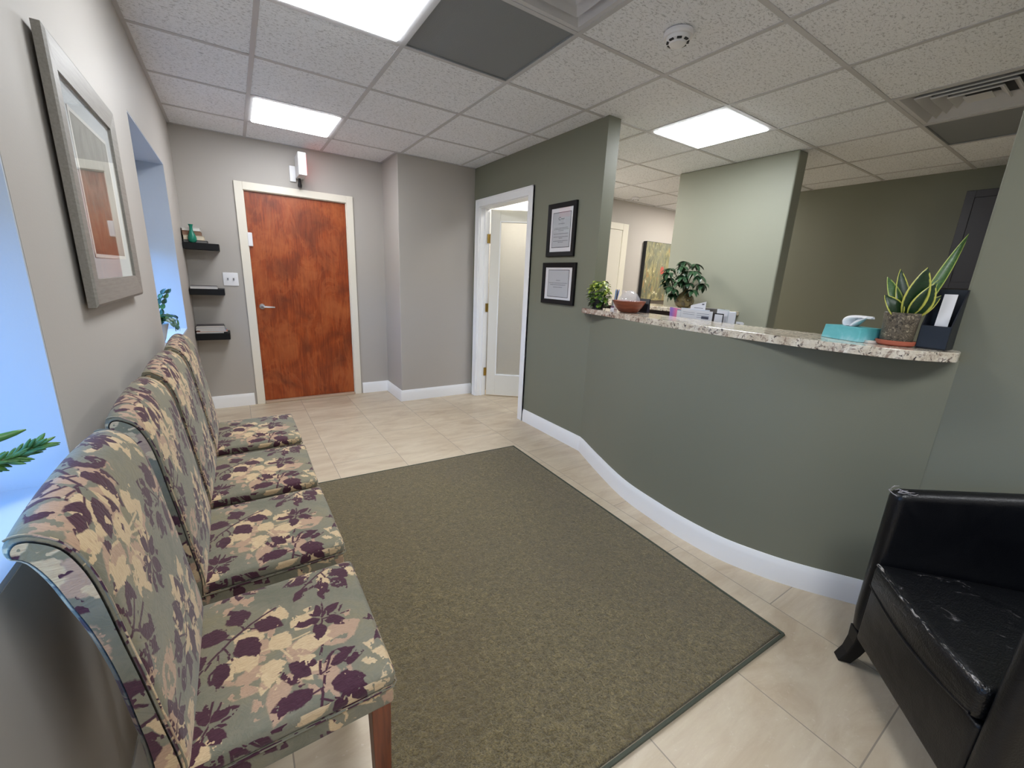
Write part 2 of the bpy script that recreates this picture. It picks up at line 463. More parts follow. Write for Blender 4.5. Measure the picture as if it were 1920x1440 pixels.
        for i in range(seg):
            a = i * 3
            for f in ((a, a + 1, a + 4, a + 3), (a + 1, a + 2, a + 5, a + 4)):
                fs.append(f); us.append([uvs[t] for t in f])
        return s.add(vs, fs, us, mi)
    def build(s, name, mat, parent=None, smooth=False, bevel=0, bseg=2, sharp=35, loc=None, rot=None, solid=0, weld=False, subsurf=0):
        me = bpy.data.meshes.new(name); me.from_pydata(s.v, [], s.f)
        mats = mat if isinstance(mat, (list, tuple)) else [mat]
        for m_ in mats: me.materials.append(m_)
        ul = me.uv_layers.new(name='UVMap')
        for pi, p in enumerate(me.polygons):
            p.material_index = s.mi[pi]
            u = s.uv[pi]
            if u:
                for li, t in zip(p.loop_indices, u): ul.data[li].uv = t
            else:
                nn = p.normal; a = max(range(3), key=lambda q: abs(nn[q])); ii = [q for q in range(3) if q != a]
                for li in p.loop_indices:
                    co = me.vertices[me.loops[li].vertex_index].co; ul.data[li].uv = (co[ii[0]], co[ii[1]])
        if smooth: me.shade_smooth()
        if smooth and sharp: me.set_sharp_from_angle(angle=R(sharp))
        me.validate(); me.update()
        o = bpy.data.objects.new(name, me); col.objects.link(o)
        if parent: o.parent = parent
        if loc: o.location = loc
        if rot: o.rotation_euler = rot
        if weld:
            w = o.modifiers.new('weld', 'WELD'); w.merge_threshold = 1e-5
        if solid:
            w = o.modifiers.new('solid', 'SOLIDIFY'); w.thickness = solid; w.offset = 0
        if bevel:
            b = o.modifiers.new('bevel', 'BEVEL'); b.width = bevel; b.segments = bseg; b.limit_method = 'ANGLE'; b.angle_limit = R(40)
        if subsurf:
            b = o.modifiers.new('sub', 'SUBSURF'); b.levels = subsurf; b.render_levels = subsurf
        return o

def tag(o, label=None, cat=None, group=None, kind=None):
    if label: o['label'] = label
    if cat: o['category'] = cat
    if group: o['group'] = group
    if kind: o['kind'] = kind
    return o
def thing(name, label, cat, loc=(0,0,0), rz=0, group=None, rot=None):
    o = bpy.data.objects.new(name, None); col.objects.link(o)
    o.empty_display_size = .1; o.location = loc; o.rotation_euler = rot or (0, 0, rz)
    return tag(o, label, cat, group)
def struct(o, label): return tag(o, label, None, None, 'structure')
def copy_tree(o, parent=None):
    c = o.copy(); col.objects.link(c); c.parent = parent
    for ch in list(o.children): copy_tree(ch, c)
    return c

def catmull(pts, n=8):
    P = [Vector(p) for p in pts]; P = [P[0] * 2 - P[1]] + P + [P[-1] * 2 - P[-2]]; out = []
    for i in range(1, len(P) - 2):
        for k in range(n):
            t = k / n
            out.append(.5 * ((2 * P[i]) + (P[i+1] - P[i-1]) * t + (2*P[i-1] - 5*P[i] + 4*P[i+1] - P[i+2]) * t*t + (3*P[i] - P[i-1] - 3*P[i+1] + P[i+2]) * t**3))
    out.append(P[-2]); return out
def offset_line(pts, d):
    """shift a 2-D polyline to its left by d"""
    out = []
    for i, p in enumerate(pts):
        t = (pts[min(i + 1, len(pts) - 1)] - pts[max(i - 1, 0)]).normalized()
        out.append(Vector((p.x - t.y * d, p.y + t.x * d)))
    return out
def strip_prism(outer, inner, z0, z1, mb):
    """closed slab between two polylines of equal length"""
    n = len(outer); vs = []
    for z in (z0, z1):
        for L in (outer, inner): vs += [(p.x, p.y, z) for p in L]
    fs = []
    for i in range(n - 1):
        fs += [(i, i + 1, n + i + 1, n + i), (2*n + i, 3*n + i, 3*n + i + 1, 2*n + i + 1),
               (i, 2*n + i, 2*n + i + 1, i + 1), (n + i, n + i + 1, 3*n + i + 1, 3*n + i)]
    fs += [(0, n, 3*n, 2*n), (n - 1, 3*n - 1, 4*n - 1, 2*n - 1)]
    return mb.add(vs, fs)

# ================================================================== the room
XL, XR, YB, YP, XP, YE, YQ = 0.0, 2.526, 4.64, 4.155, 1.7045, 2.27, 0.377
WT = .114                       # partition thickness
YR = -2.0                       # wall behind the photographer
YF = 4.2                        # far wall behind the reception
XI = 5.70
# floor
struct(MB().box(-.3, 7.0, -2.2, 5.0, -.05, 0).build('floor', M['floor']), 'beige stone-look tile floor laid in staggered rows')
# left wall, 0.25 thick, with two window openings
W1 = (-.02, 1.187); W2 = (2.70, 3.90); ZS, ZT = .84, 1.97; WD = -.25
mb = MB()
mb.box(WD, 0, YR - .1, W1[0], 0, H); mb.box(WD, 0, W1[1], W2[0], 0, H); mb.box(WD, 0, W2[1], YB + .12, 0, H)
for w in (W1, W2): mb.box(WD, 0, w[0], w[1], 0, ZS); mb.box(WD, 0, w[0], w[1], ZT, H)
struct(mb.build('wall_left', M['greige']), 'long greige painted wall with two deep window openings')
# back wall with the wooden door
DX0, DX1, DZ = .455, 1.348, 1.99
mb = MB(); mb.box(0, DX0, YB, YB + .12, 0, H); mb.box(DX1, XP, YB, YB + .12, 0, H); mb.box(DX0, DX1, YB, YB + .12, DZ, H)
struct(mb.build('wall_back', M['greige']), 'greige wall around the wooden entrance door')
struct(MB().box(XP, XR + WT, YP, YB + .12, 0, H).build('wall_chase', M['greige'], bevel=.006), 'projecting greige wall section right of the wooden door')
# reception wall with the glass door
GY0, GY1, GZ = 3.135, 4.03, 2.03
mb = MB(); mb.box(XR, XR + WT, YE, GY0, 0, H); mb.box(XR, XR + WT, GY1, YP, 0, H); mb.box(XR, XR + WT, GY0, GY1, GZ, H)
struct(mb.build('wall_reception', M['sage']), 'dark sage green wall carrying the two certificates and glass door')
struct(MB().box(XR, XR + WT, YR, YQ, 0, H).build('wall_right', M['sage'], bevel=.008), 'sage green wall right of the reception counter')
struct(MB().box(-.25, 2.64, YR - .1, YR, 0, H).build('wall_rear', M['greige']), 'greige wall behind the photographer')
struct(MB().box(2.64, 7.0, YF, YF + .1, 0, H).build('wall_far', M['greige']), 'light greige wall behind the reception with a cream door')
struct(MB().box(XI, XI + .1, YR, 2.95, 0, H).build('wall_inner', M['sage']), 'dark olive wall at the back of the reception area')
struct(MB().box(XI, 7.0, 2.85, 2.95, 0, H).build('wall_passage', M['greige']), 'greige passage wall behind the reception')
struct(MB().box(6.9, 7.0, 2.95, YF, 0, H).build('wall_end', M['greige']), 'greige end wall of the passage')
struct(MB().box(2.64, XI, YR - .1, YR, 0, H).build('wall_office', M['sage']), 'sage wall closing the reception area')
struct(MB().box(4.14, 4.285, 1.79, 2.87, 0, H).build('wall_column', M['sage_light'], bevel=.012, bseg=3), 'light sage free-standing wall behind the reception desk')

# curved half wall under the counter
base_pts = [(2.513, 2.262), (2.371, 1.903), (2.259, 1.574), (2.219, 1.301), (2.208, 1.093), (2.226, .893), (2.287, .716), (2.355, .585), (2.469, .411), (2.512, .335)]
bl = [Vector((p.x, p.y)) for p in catmull([(a, b, 0) for a, b in base_pts], 8)]
face = offset_line(bl, .014)
inner_ = [Vector((max(p.x + .12, XR + .02), p.y)) for p in face]
ZC0, ZC1 = 1.100, 1.135
inner_ = offset_line(face, .11)
face[0] = Vector((XR, YE + .001)); inner_[0] = Vector((XR + WT, YE + .001)); inner_ = [Vector((p.x, min(p.y, YE + .001))) for p in inner_]
mb = MB(); strip_prism(face, inner_, 0, ZC0, mb)
struct(mb.build('wall_counter', M['sage'], smooth=True), 'low curved sage green wall under the granite counter')

# ---- baseboards
BH = .118
def baseboard(name, pts, label, closed_side=1):
    """pts: 2-D polyline on the wall face, room on the right-hand side of travel"""
    P = [Vector(p) for p in pts]
    prof = [(0, 0), (.014, 0), (.014, .078), (.0125, .084), (.0125, .092), (.010, .098), (.009, .106), (.004, BH), (0, BH)]
    n = len(prof); vs = []
    for i, p in enumerate(P):
        if i == 0: nn = (P[1] - P[0]).normalized(); s_ = 1
        elif i == len(P) - 1: nn = (P[-1] - P[-2]).normalized(); s_ = 1
        else:
            a = (P[i] - P[i-1]).normalized(); b = (P[i+1] - P[i]).normalized(); nn = (a + b).normalized(); s_ = 1 / max(.3, nn.dot(a))
        rt = Vector((nn.y, -nn.x)) * s_
        vs += [(p.x + rt.x * d, p.y + rt.y * d, z) for d, z in prof]
    fs = [(i * n + j, i * n + (j + 1) % n, (i + 1) * n + (j + 1) % n, (i + 1) * n + j) for i in range(len(P) - 1) for j in range(n)]
    fs += [tuple(range(n))[::-1], tuple(range((len(P) - 1) * n, len(P) * n))]
    m_ = MB(); m_.add(vs, fs)
    return struct(m_.build(name, M['white_trim'], smooth=True, sharp=25), label)
baseboard('baseboard_left', [(0, YR), (0, YB)], 'white baseboard along the left wall')
baseboard('baseboard_back', [(0, YB), (DX0 - .07, YB)], 'white baseboard under the floating shelves')
baseboard('baseboard_chase', [(DX1 + .07, YB), (XP, YB), (XP, YP), (XR, YP)], 'white baseboard around the projecting wall section')
baseboard('baseboard_reception', [(XR, GY0 - .07), (XR, YE - .012)], 'white baseboard under the certificates')
cb_ = [(p.x, p.y) for p in face]
baseboard('baseboard_counter', [(XR, YE - .012)] + cb_[2:], 'curved white baseboard under the counter')
baseboard('baseboard_right', [(XR, .33), (XR, YR)], 'white baseboard behind the leather chair')

# ---- ceiling tiles, grid
skip = {}
vents = [(1, -1), (5, -2)]
lights = [(0, 0), (0, 3), (4, 0), (0, -4), (4, -5), (2, -5)]
hall = [(4, 3), (7, 2.0)]
returns = [(1, 0), (6, -2)]
holes = set(vents) | set(lights) | {(4, 3)} | set(returns) | {(8, 2)}
mb = MB()
for i in range(-1, 11):
    for j in range(-7, 5):
        if (i, j) in holes: continue
        mb.box(gx(i), gx(i + 1), gy(j), gy(j + 1), H, H + .02)
for (i, j) in lights + returns + [(4, 3), (8, 2)]:
    mb.box(gx(i), gx(i + 1), gy(j), gy(j + 1), H + .05, H + .07)
ceil = struct(mb.build('ceiling', M['ceiling']), 'suspended ceiling of textured white acoustic tiles')
mb = MB(); th = .0115
for i in range(0, 11): mb.box(gx(i) - th, gx(i) + th, YR, 4.75, H - .004, H + .003)
for j in range(-6, 6): mb.box(0, 6.95, gy(j) - th, gy(j) + th, H - .0035, H + .003)
mb.build('ceiling_grid', M['grid'], ceil)
# wall angle
mb = MB(); mb.box(0, .02, YR, YB, H - .003, H); mb.box(0, XP, YB - .02, YB, H - .003, H); mb.box(XP - .02, XP, YP, YB, H - .003, H); mb.box(XP - .02, XR, YP - .02, YP, H - .003, H)
mb.build('wall_angle', M['grid'], ceil)

# ---- windows
def window(n, w, label):
    root = bpy.data.objects.new('window_%d' % n, None); col.objects.link(root); root.location = (WD + .04, (w[0] + w[1]) / 2, ZS)
    struct(root, label)
    hw = (w[1] - w[0]) / 2; hh = ZT - ZS
    mb = MB(); f = .045
    mb.box(-.03, .03, -hw, -hw + f, 0, hh); mb.box(-.03, .03, hw - f, hw, 0, hh)
    mb.box(-.03, .03, -hw + f, hw - f, 0, f); mb.box(-.03, .03, -hw + f, hw - f, hh - f, hh); mb.box(-.025, .025, -hw + f, hw - f, hh * .52 - .02, hh * .52 + .02)
    mb.build('window_frame', M['white_trim'], root, bevel=.003)
    mb = MB(); nb = 14; b0 = .62  # unseen blind added to keep daylight off the upper opening
    for q in range(nb):
        z0 = b0 + (hh - f - b0) * q / nb; z1 = b0 + (hh - f - b0) * (q + 1) / nb; zm = (z0 + z1) / 2
        mb.add([(.036, -hw + .012, z0), (.048, -hw + .012, zm), (.036, -hw + .012, z1), (.036, hw - .012, z0), (.048, hw - .012, zm), (.036, hw - .012, z1)], [(0, 3, 4, 1), (1, 4, 5, 2)])
    mb.box(.034, .052, -hw + .012, hw - .012, b0 - .014, b0)
    mb.build('added_blind', M['reveal'], root)
    MB().box(-.004, .004, -hw + f, hw - f, f, hh - f).build('pane', glass('window_glass_%d' % n), root)
    return root
window(1, W1, 'deep window beside the nearest chair')
window(2, W2, 'deep window beside the farthest chairs')
# drywall returns and sills (their own paint)
for n, w in ((1, W1), (2, W2)):
    mb = MB(); x0, x1 = WD + .075, -.001
    mb.box(x0, x1, w[1] - .006, w[1], ZS, ZT); mb.box(x0, x1, w[0], w[0] + .006, ZS, ZT); mb.box(x0, x1, w[0], w[1], ZT - .006, ZT); mb.box(x0, x1, w[0], w[1], ZS, ZS + .012)
    struct(mb.build('trim_%d' % n, M['reveal']), 'painted return and sill lining of %s window opening' % ('the near' if n == 1 else 'the far'))

# ---- wooden door
d = bpy.data.objects.new('door_1', None); col.objects.link(d); d.location = ((DX0 + DX1) / 2, YB, 0)
struct(d, 'flush reddish-brown wooden door in a cream frame')
hw = (DX1 - DX0) / 2
mb = MB(); c = .052; ow = hw + c
mb.box(-ow, -hw + .012, -.016, 0, 0, DZ + c); mb.box(hw - .012, ow, -.016, 0, 0, DZ + c); mb.box(-hw + .012, hw - .012, -.016, 0, DZ - .012, DZ + c)
mb.box(-hw, -hw + .018, 0, .12, 0, DZ); mb.box(hw - .018, hw, 0, .12, 0, DZ); mb.box(-hw + .018, hw - .018, 0, .12, DZ - .018, DZ)
mb.build('casing', M['cream_trim'], d, bevel=.002)
mb = MB(); mb.box(-hw + .012, -hw + .034, .061, .08, 0, DZ - .012); mb.box(hw - .034, hw - .012, .061, .08, 0, DZ - .012); mb.box(-hw + .034, hw - .034, .061, .08, DZ - .034, DZ - .012); mb.box(-hw + .034, hw - .034, .061, .08, 0, .05)
mb.build('light_stop', M['cream_trim'], d)  # hidden strips added behind the leaf to block outside light leaking in
MB().box(-hw + .0195, hw - .0195, .018, .06, .024, DZ - .0195).build('door_leaf', M['door_wood'], d, bevel=.002)
MB().box(-hw + .018, hw - .018, -.03, .08, 0, .022).build('threshold', simple('tan_threshold', srgb(186, 160, 136), .5), d, bevel=.004)
mb = MB(); mb.lathe([(.026, 0), (.026, .008), (.020, .014), (.0, .014)], mat=Matrix.Rotation(R(90), 4, 'X'), c=(-hw + .072, .018, .955))
mb.tube([(-hw + .072, .006, .955), (-hw + .072, -.03, .955), (-hw + .085, -.038, .955), (-hw + .13, -.038, .952), (-hw + .175, -.032, .95)], [.010, .010, .010, .009, .007], 10)
mb.build('lever_handle', M['chrome'], d, smooth=True)
mb = MB(); mb.box(-hw + .012, -hw + .05, -.012, .022, 1.50, 1.62); mb.build('door_contact', M['white_plastic'], d, bevel=.006)

# ---- glass door
d = bpy.data.objects.new('door_2', None); col.objects.link(d); d.location = (XR, (GY0 + GY1) / 2, 0)
struct(d, 'white door with a tall frosted glass panel standing ajar')
hh = (GY1 - GY0) / 2
mb = MB(); c = .062
mb.box(-.018, 0, -hh - c, -hh + .01, 0, GZ + c); mb.box(-.018, 0, hh - .01, hh + c, 0, GZ + c); mb.box(-.018, 0, -hh + .01, hh - .01, GZ - .01, GZ + c)
mb.box(-.022, 0, -hh - c, -hh - c + .012, 0, GZ + c); mb.box(-.022, 0, hh + c - .012, hh + c, 0, GZ + c); mb.box(-.022, 0, -hh - c, hh + c, GZ + c - .012, GZ + c)
mb.box(0, WT, -hh, -hh + .018, 0, GZ); mb.box(0, WT, hh - .018, hh, 0, GZ); mb.box(0, WT, -hh + .018, hh - .018, GZ - .018, GZ)
mb.box(.05, .062, hh - .03, hh - .018, 0, GZ)
mb.build('casing', M['white_trim'], d, bevel=.002)
# the leaf: hinge line at the far jamb, swung into the office
lf = MB(); W = .83; T = .036; Z0, Z1 = .012, GZ - .022; s = .10
lf.box(0, s, -T/2, T/2, Z0, Z1); lf.box(W - s, W, -T/2, T/2, Z0, Z1); lf.box(s, W - s, -T/2, T/2, Z0, Z0 + .24); lf.box(s, W - s, -T/2, T/2, Z1 - .115, Z1)
ang = math.atan2(-.245, .322)
leaf_o = lf.build('door_leaf', simple('white_door_paint', srgb(222, 220, 212), .35), d, bevel=.003, loc=(WT + .003, hh - .035, 0), rot=(0, 0, ang))
def m_frost():
    k = NT('frosted_glass'); co = k.coord()
    n = k.noise(k.mapping(co, sca=(1, 1, .8)), 55, 3, .6, 1.2)
    k.base(srgb(246, 246, 238), .45, 0, .5)
    k.b.inputs['Transmission Weight'].default_value = .7
    k.b.inputs['IOR'].default_value = 1.2
    k.bump(n, .45, .006)
    return k.m
MB().box(s, W - s, -.004, .004, Z0 + .24, Z1 - .115).build('frosted_pane', m_frost(), leaf_o)
mb = MB(); mb.box(s - .002, s + .008, -.021, .021, Z0 + .235, Z1 - .11); mb.box(W - s - .008, W - s + .002, -.021, .021, Z0 + .235, Z1 - .11); mb.box(s, W - s, -.021, .021, Z0 + .235, Z0 + .247); mb.box(s, W - s, -.021, .021, Z1 - .122, Z1 - .11)
mb.build('glazing_bead', M['white_trim'], leaf_o, bevel=.002)
for z in (.28, 1.0, 1.72):
    mb = MB(); mb.box(.085, .117, hh - .034, hh - .016, z - .045, z + .045); mb.tube([(WT + .002, hh - .034, z - .048), (WT + .002, hh - .034, z + .048)], .007, 10)
    mb.build('hinge', M['brass'], d, smooth=True)

# ---- far cream door
d = bpy.data.objects.new('door_3', None); col.objects.link(d); d.location = (4.45, YF, 0)
struct(d, 'cream door in the wall behind the reception')
mb = MB(); mb.box(-.485, -.38, -.02, 0, 0, 2.115); mb.box(.38, .485, -.02, 0, 0, 2.115); mb.box(-.38, .38, -.02, 0, 2.03, 2.115)
mb.build('casing', simple('cream_casing', srgb(222, 218, 204), .45), d, bevel=.004)
MB().box(-.378, .378, -.01, 0, .01, 2.028).build('door_leaf', simple('cream_leaf', srgb(216, 212, 200), .45), d)

# ================================================================== ceiling fittings
def ceiling_light(i, j, label, m='lamp', z=H):
    t = thing('ceiling_light', label, 'ceiling light', (gx(i) + G / 2, gy(j) + G / 2, z), group='recessed square ceiling lights')
    h = G / 2 - th; w = .022
    mb = MB(); 
    for a in (-1, 1):
        mb.box(min(a * h, a * (h - w)), max(a * h, a * (h - w)), -h, h, -.004, .045); mb.box(-h + w, h - w, min(a * h, a * (h - w)), max(a * h, a * (h - w)), -.004, .045)
    mb.build('frame', M['vent'], t)
    mb = MB(); k_ = h - w; vs = []
    for a, zz in ((k_, -.002), (k_ - .008, -.011), (k_ * .6, -.014), (0.0, -.015)):
        vs += [(sx * a, sy * a, zz) for sx, sy in ((-1,-1),(1,-1),(1,1),(-1,1))] if a else [(0, 0, zz)]
    fs = [(r_ * 4 + q, r_ * 4 + (q + 1) % 4, r_ * 4 + 4 + (q + 1) % 4, r_ * 4 + 4 + q)[::-1] for r_ in range(2) for q in range(4)] + [(8 + q, 8 + (q + 1) % 4, 12)[::-1] for q in range(4)]
    mb.add(vs, fs); mb.build('diffuser', M[m], t)
    return t
ceiling_light(0, 0, 'large bright ceiling light at the top of the photo, nearest to the camera')
ceiling_light(0, 3, 'square ceiling light near the wooden door', 'lamp_dim')
ceiling_light(4, 0, 'square ceiling light above the reception desk')
ceiling_light(0, -4, 'ceiling light behind the photographer')
ceiling_light(2, -5, 'unseen ceiling light behind the leather armchair, added to brighten the right side', 'lamp_dim')  # added lamp, brightens the right wall, ceiling and armchair
ceiling_light(4, -5, 'unseen ceiling light added over the hidden office corner for brightness')  # added out of view to give the office side more light
ceiling_light(4, 3, 'warm ceiling light in the hall behind the glass door', 'lamp_hall')
ceiling_light(8, 2, 'unseen warm ceiling light added down the passage behind the painting wall', 'lamp_hall')  # extra unseen lamp, put in to light the passage

def vent(i, j, label):
    t = thing('air_vent', label, 'air vent', (gx(i) + G / 2, gy(j) + G / 2, H))
    h = G / 2 - th
    # square cones nested one inside another, each ring a closed profile
    def ring(mb, prof):
        n = len(prof); vs = [(sx * a, sy * a, z) for a, z in prof for sx, sy in ((-1,-1),(1,-1),(1,1),(-1,1))]
        mb.add(vs, [(k_ * 4 + q, k_ * 4 + (q + 1) % 4, ((k_ + 1) % n) * 4 + (q + 1) % 4, ((k_ + 1) % n) * 4 + q) for k_ in range(n) for q in range(4)])
    mb = MB(); ring(mb, [(h, -.001), (h - .022, -.001), (h - .060, .045), (h - .060, .050), (h, .050)])
    mb.build('outer_frame', M['vent'], t)
    for a in (.222, .165, .108):
        mb = MB(); ring(mb, [(a, .002), (a - .004, -.002), (a - .040, .034), (a - .040, .037), (a, .005)])
        mb.build('louvre', M['vent'], t)
    MB().box(-.055, .055, -.055, .055, .000, .004).build('centre_plate', M['vent'], t, bevel=.002)
    MB().box(-h, h, -h, h, .052, .10).build('duct_backing', M['duct'], t)
    return t
vent(1, -1, 'square air diffuser at the top edge of the photo beside the grey panel')
vent(5, -2, 'square air diffuser with nested louvres above the office at right')
def return_panel(i, j, label):
    t = thing('return_grille', label, 'ceiling grille', (gx(i) + G / 2, gy(j) + G / 2, H))
    h = G / 2 - th
    MB().box(-h, h, -h, h, .004, .012).build('perforated_panel', M['return'], t)
    mb = MB(); w = .006
    for a in (-1, 1):
        mb.box(min(a * h, a * (h - w)), max(a * h, a * (h - w)), -h, h, -.001, .004); mb.box(-h + w, h - w, min(a * h, a * (h - w)), max(a * h, a * (h - w)), -.001, .004)
    mb.build('edge_frame', M['return'], t)
return_panel(1, 0, 'plain grey perforated ceiling panel right of the brightest light')
return_panel(6, -2, 'dark grey ceiling panel beyond the right-hand air diffuser')
def smoke(x, y, label, s=1):
    t = thing('smoke_detector', label, 'smoke detector', (x, y, H - .004))
    MB().lathe([(.0, 0), (.062*s, 0), (.064*s, -.012*s), (.060*s, -.020*s), (.0, -.020*s)][::-1]).build('base_plate', M['white_plastic'], t, smooth=True)
    MB().lathe([(.050*s, -.020*s), (.048*s, -.034*s), (.036*s, -.040*s), (.034*s, -.046*s), (.0, -.050*s)][::-1]).build('body', M['white_plastic'], t, smooth=True)
    mb = MB()
    for q in range(8):
        a = q * math.pi / 4; m_ = Matrix.Rotation(a, 4, 'Z'); mb.box(.0375*s, .0475*s, -.010*s, .010*s, -.0395*s, -.0345*s, mat=m_)
    mb.build('sensing_slots', M['black_matte'], t)
smoke(2.075, 1.42, 'round white smoke detector on the ceiling tile near the air diffuser')
smoke(4.75, 3.95, 'small white smoke detector far back above the cream door', .8)

# exit sign mounted edge-on over the door
t = thing('exit_sign', 'white edge-on exit sign mounted above the wooden door', 'exit sign', (.935, YB, 2.10))
MB().box(-.035, .03, -.245, -.012, .03, .215).build('housing', M['white_plastic'], t, bevel=.004)
MB().box(-.085, -.035, -.018, -.001, .0, .135).build('mounting_plate', M['white_plastic'], t, bevel=.004)
MB().box(-.02, .02, -.014, 0, .05, .19).build('canopy', M['white_plastic'], t)
MB().box(.030, .033, -.235, -.02, .045, .2).build('lit_face', simple('red_lit_face', (.6, .05, .05), .4, emit=(1, .12, .14), es=.9), t)
MB().lathe([(.0, -.05), (.014, -.048), (.018, -.03), (.014, -.01), (.010, .03)], c=(-.01, -.05, .0)).build('test_lamp', M['black_matte'], t, smooth=True)

# ================================================================== wall things
# light switch
t = thing('light_switch', 'white double toggle switch plate between the shelves and the door', 'light switch', (.302, YB, 1.20))
MB().rbox(-.058, .058, -.007, 0, -.058, .058, r=.004, n=2).build('plate', M['white_plastic'], t, smooth=True)
for x in (-.022, .022):
    MB().box(x - .006, x + .006, -.0076, -.006, -.012, .012).build('slot', M['chrome'], t)
    MB().box(x - .004, x + .004, -.018, -.006, -.002, .008).build('toggle', simple('toggle_grey', srgb(120, 120, 125), .4), t, bevel=.001)

def frame_mb(w, h, b, d, bz=0):
    mb = MB()
    # mitred frame profile
    o = [(-w/2, -h/2), (w/2, -h/2), (w/2, h/2), (-w/2, h/2)]; i = [(-w/2 + b, -h/2 + b), (w/2 - b, -h/2 + b), (w/2 - b, h/2 - b), (-w/2 + b, h/2 - b)]
    m_ = .75
    mid = [(-w/2 + b*.12, -h/2 + b*.12), (w/2 - b*.12, -h/2 + b*.12), (w/2 - b*.12, h/2 - b*.12), (-w/2 + b*.12, h/2 - b*.12)]
    rings = [(o, 0), (o, d * .8), (mid, d), (i, d * .78), (i, d * .2), (i, 0)]
    vs = []
    for pts, dz in rings: vs += [(x, y, dz) for x, y in pts]
    fs = []
    for r_ in range(len(rings) - 1):
        for q in range(4): fs.append((r_ * 4 + q, r_ * 4 + (q + 1) % 4, (r_ + 1) * 4 + (q + 1) % 4, (r_ + 1) * 4 + q))
    mb.add(vs, fs); return mb
# things on walls use local x right, y up, z out of the wall
ROT_LEFT = Matrix(((0, 0, 1), (1, 0, 0), (0, 1, 0))).to_euler()      # wall x=0 facing +x, local x = +y
ROT_REC = Matrix(((0, 0, -1), (-1, 0, 0), (0, 1, 0))).to_euler()     # wall facing -x, local x = -y
ROT_Y = Matrix(((1, 0, 0), (0, 0, -1), (0, 1, 0))).to_euler()        # wall facing -y, local x = +x

t = thing('framed_print', 'large pewter-grey framed print under glass hanging on the left wall', 'framed picture', (.010, 1.808, 1.506), rot=ROT_LEFT)
def m_pewter():
    k = NT('pewter_frame'); co = k.coord()
    g = k.noise(k.mapping(co, sca=(2, 30, 30)), 6, 4, .6)
    k.base(k.ramp(g, [(.3, srgb(124, 120, 113)), (.7, srgb(142, 138, 131))]), .42, .0); return k.m
frame_mb(.665, .622, .070, .020).build('frame', m_pewter(), t)
MB().box(-.04, .04, .22, .25, -.010, .0).build('hanging_cleat', M['black_matte'], t)
MB().box(-.265, .265, -.245, .245, .000, .006).build('mat_board', simple('pale_mat', srgb(206, 212, 214), .8), t)
mb = MB(); a, b = .200, .185
for q in (-1, 1):
    mb.box(min(q*a, q*(a-.012)), max(q*a, q*(a-.012)), -b, b, .006, .0072); mb.box(-a, a, min(q*b, q*(b-.010)), max(q*b, q*(b-.010)), .006, .0072)
mb.build('inner_mat', simple('ivory_mat', srgb(232, 230, 224), .8), t)
def m_print():
    k = NT('landscape_print'); co = k.coord()
    s = k.new('ShaderNodeSeparateXYZ'); k.l.new(co, s.inputs[0])
    n = k.noise(k.mapping(co, sca=(2.5, 1, 1)), 9, 6, .65, .5)
    y = k.math('MULTIPLY_ADD', s.outputs[1], 2.7, .5)
    f = k.math('ADD', y, k.math('MULTIPLY', k.math('SUBTRACT', n, .5), .7))
    k.base(k.ramp(f, [(.05, srgb(122, 84, 66)), (.25, srgb(140, 112, 92)), (.5, srgb(146, 142, 128)), (.7, srgb(104, 106, 96)), (.95, srgb(150, 150, 142))]), .7)
    return k.m
MB().box(-a + .012, a - .012, -b + .010, b - .010, .006, .0068).build('print', m_print(), t)
MB().box(-.264, .264, -.243, .243, .0105, .012).build('glass_pane', glass('picture_glass', refl=1.25), t)

def certificate(name, cx, cz, w, h, label, rows, heading):
    t = thing(name, label, 'framed certificate', (XR, cx, cz), rot=ROT_REC, group='framed certificates')
    frame_mb(w, h, .036, .022).build('frame', M['black_lacquer'], t)
    MB().box(-w/2 + .03, w/2 - .03, -h/2 + .03, h/2 - .03, .002, .010).build('mat_board', M['paper'], t)
    pw, ph = w * .62, h * .64
    MB().box(-pw/2 - .004, pw/2 + .004, -ph/2 - .004, ph/2 + .004, .010, .0108).build('mat_line', M['black_matte'], t)
    MB().box(-pw/2, pw/2, -ph/2, ph/2, .0108, .0116).build('certificate', simple('grey_paper', srgb(186, 190, 196), .7), t)
    mb = MB(); rr = random.Random(3)
    for (y, hw_) in rows:
        x = -pw * hw_ / 2
        while x < pw * hw_ / 2:
            L = rr.uniform(.006, .02); mb.box(x, min(x + L, pw * hw_ / 2), ph * y - .0022, ph * y + .0022, .0116, .012); x += L + .003
    mb.build('printed_lines', simple('grey_ink', srgb(122, 126, 132), .7), t)
    if heading:
        mb = MB()
        mb.tube([(-.012, ph*.36, .0122), (-.03, ph*.37, .0122), (-.038, ph*.33, .0122), (-.03, ph*.29, .0122), (-.012, ph*.295, .0122)], .002, 6)
        for x in (-.006, .008, .022): mb.tube([(x, ph*.33, .0122), (x + .005, ph*.305, .0122), (x + .010, ph*.33, .0122)], .0015, 6)
        mb.build('heading', simple('heading_ink', srgb(130, 134, 140), .7), t)
    MB().box(-w/2 + .034, w/2 - .034, -h/2 + .034, h/2 - .034, .0145, .0155).build('glass_pane', glass('certificate_glass', refl=1.0), t)
certificate('framed_certificate', 2.678, 1.708, .340, .400, 'taller black-framed certificate hanging above the squarer one on the green wall',
            [(.18, .35), (.06, .8), (.02, .85), (-.02, .3), (-.11, .85), (-.2, .85), (-.24, .2), (-.32, .85), (-.36, .3)], True)
certificate('framed_certificate', 2.672, 1.298, .410, .325, 'squarer black-framed certificate hanging below the taller one on the green wall',
            [(.12, .2), (.02, .9), (-.05, .75), (-.14, .45)], False)

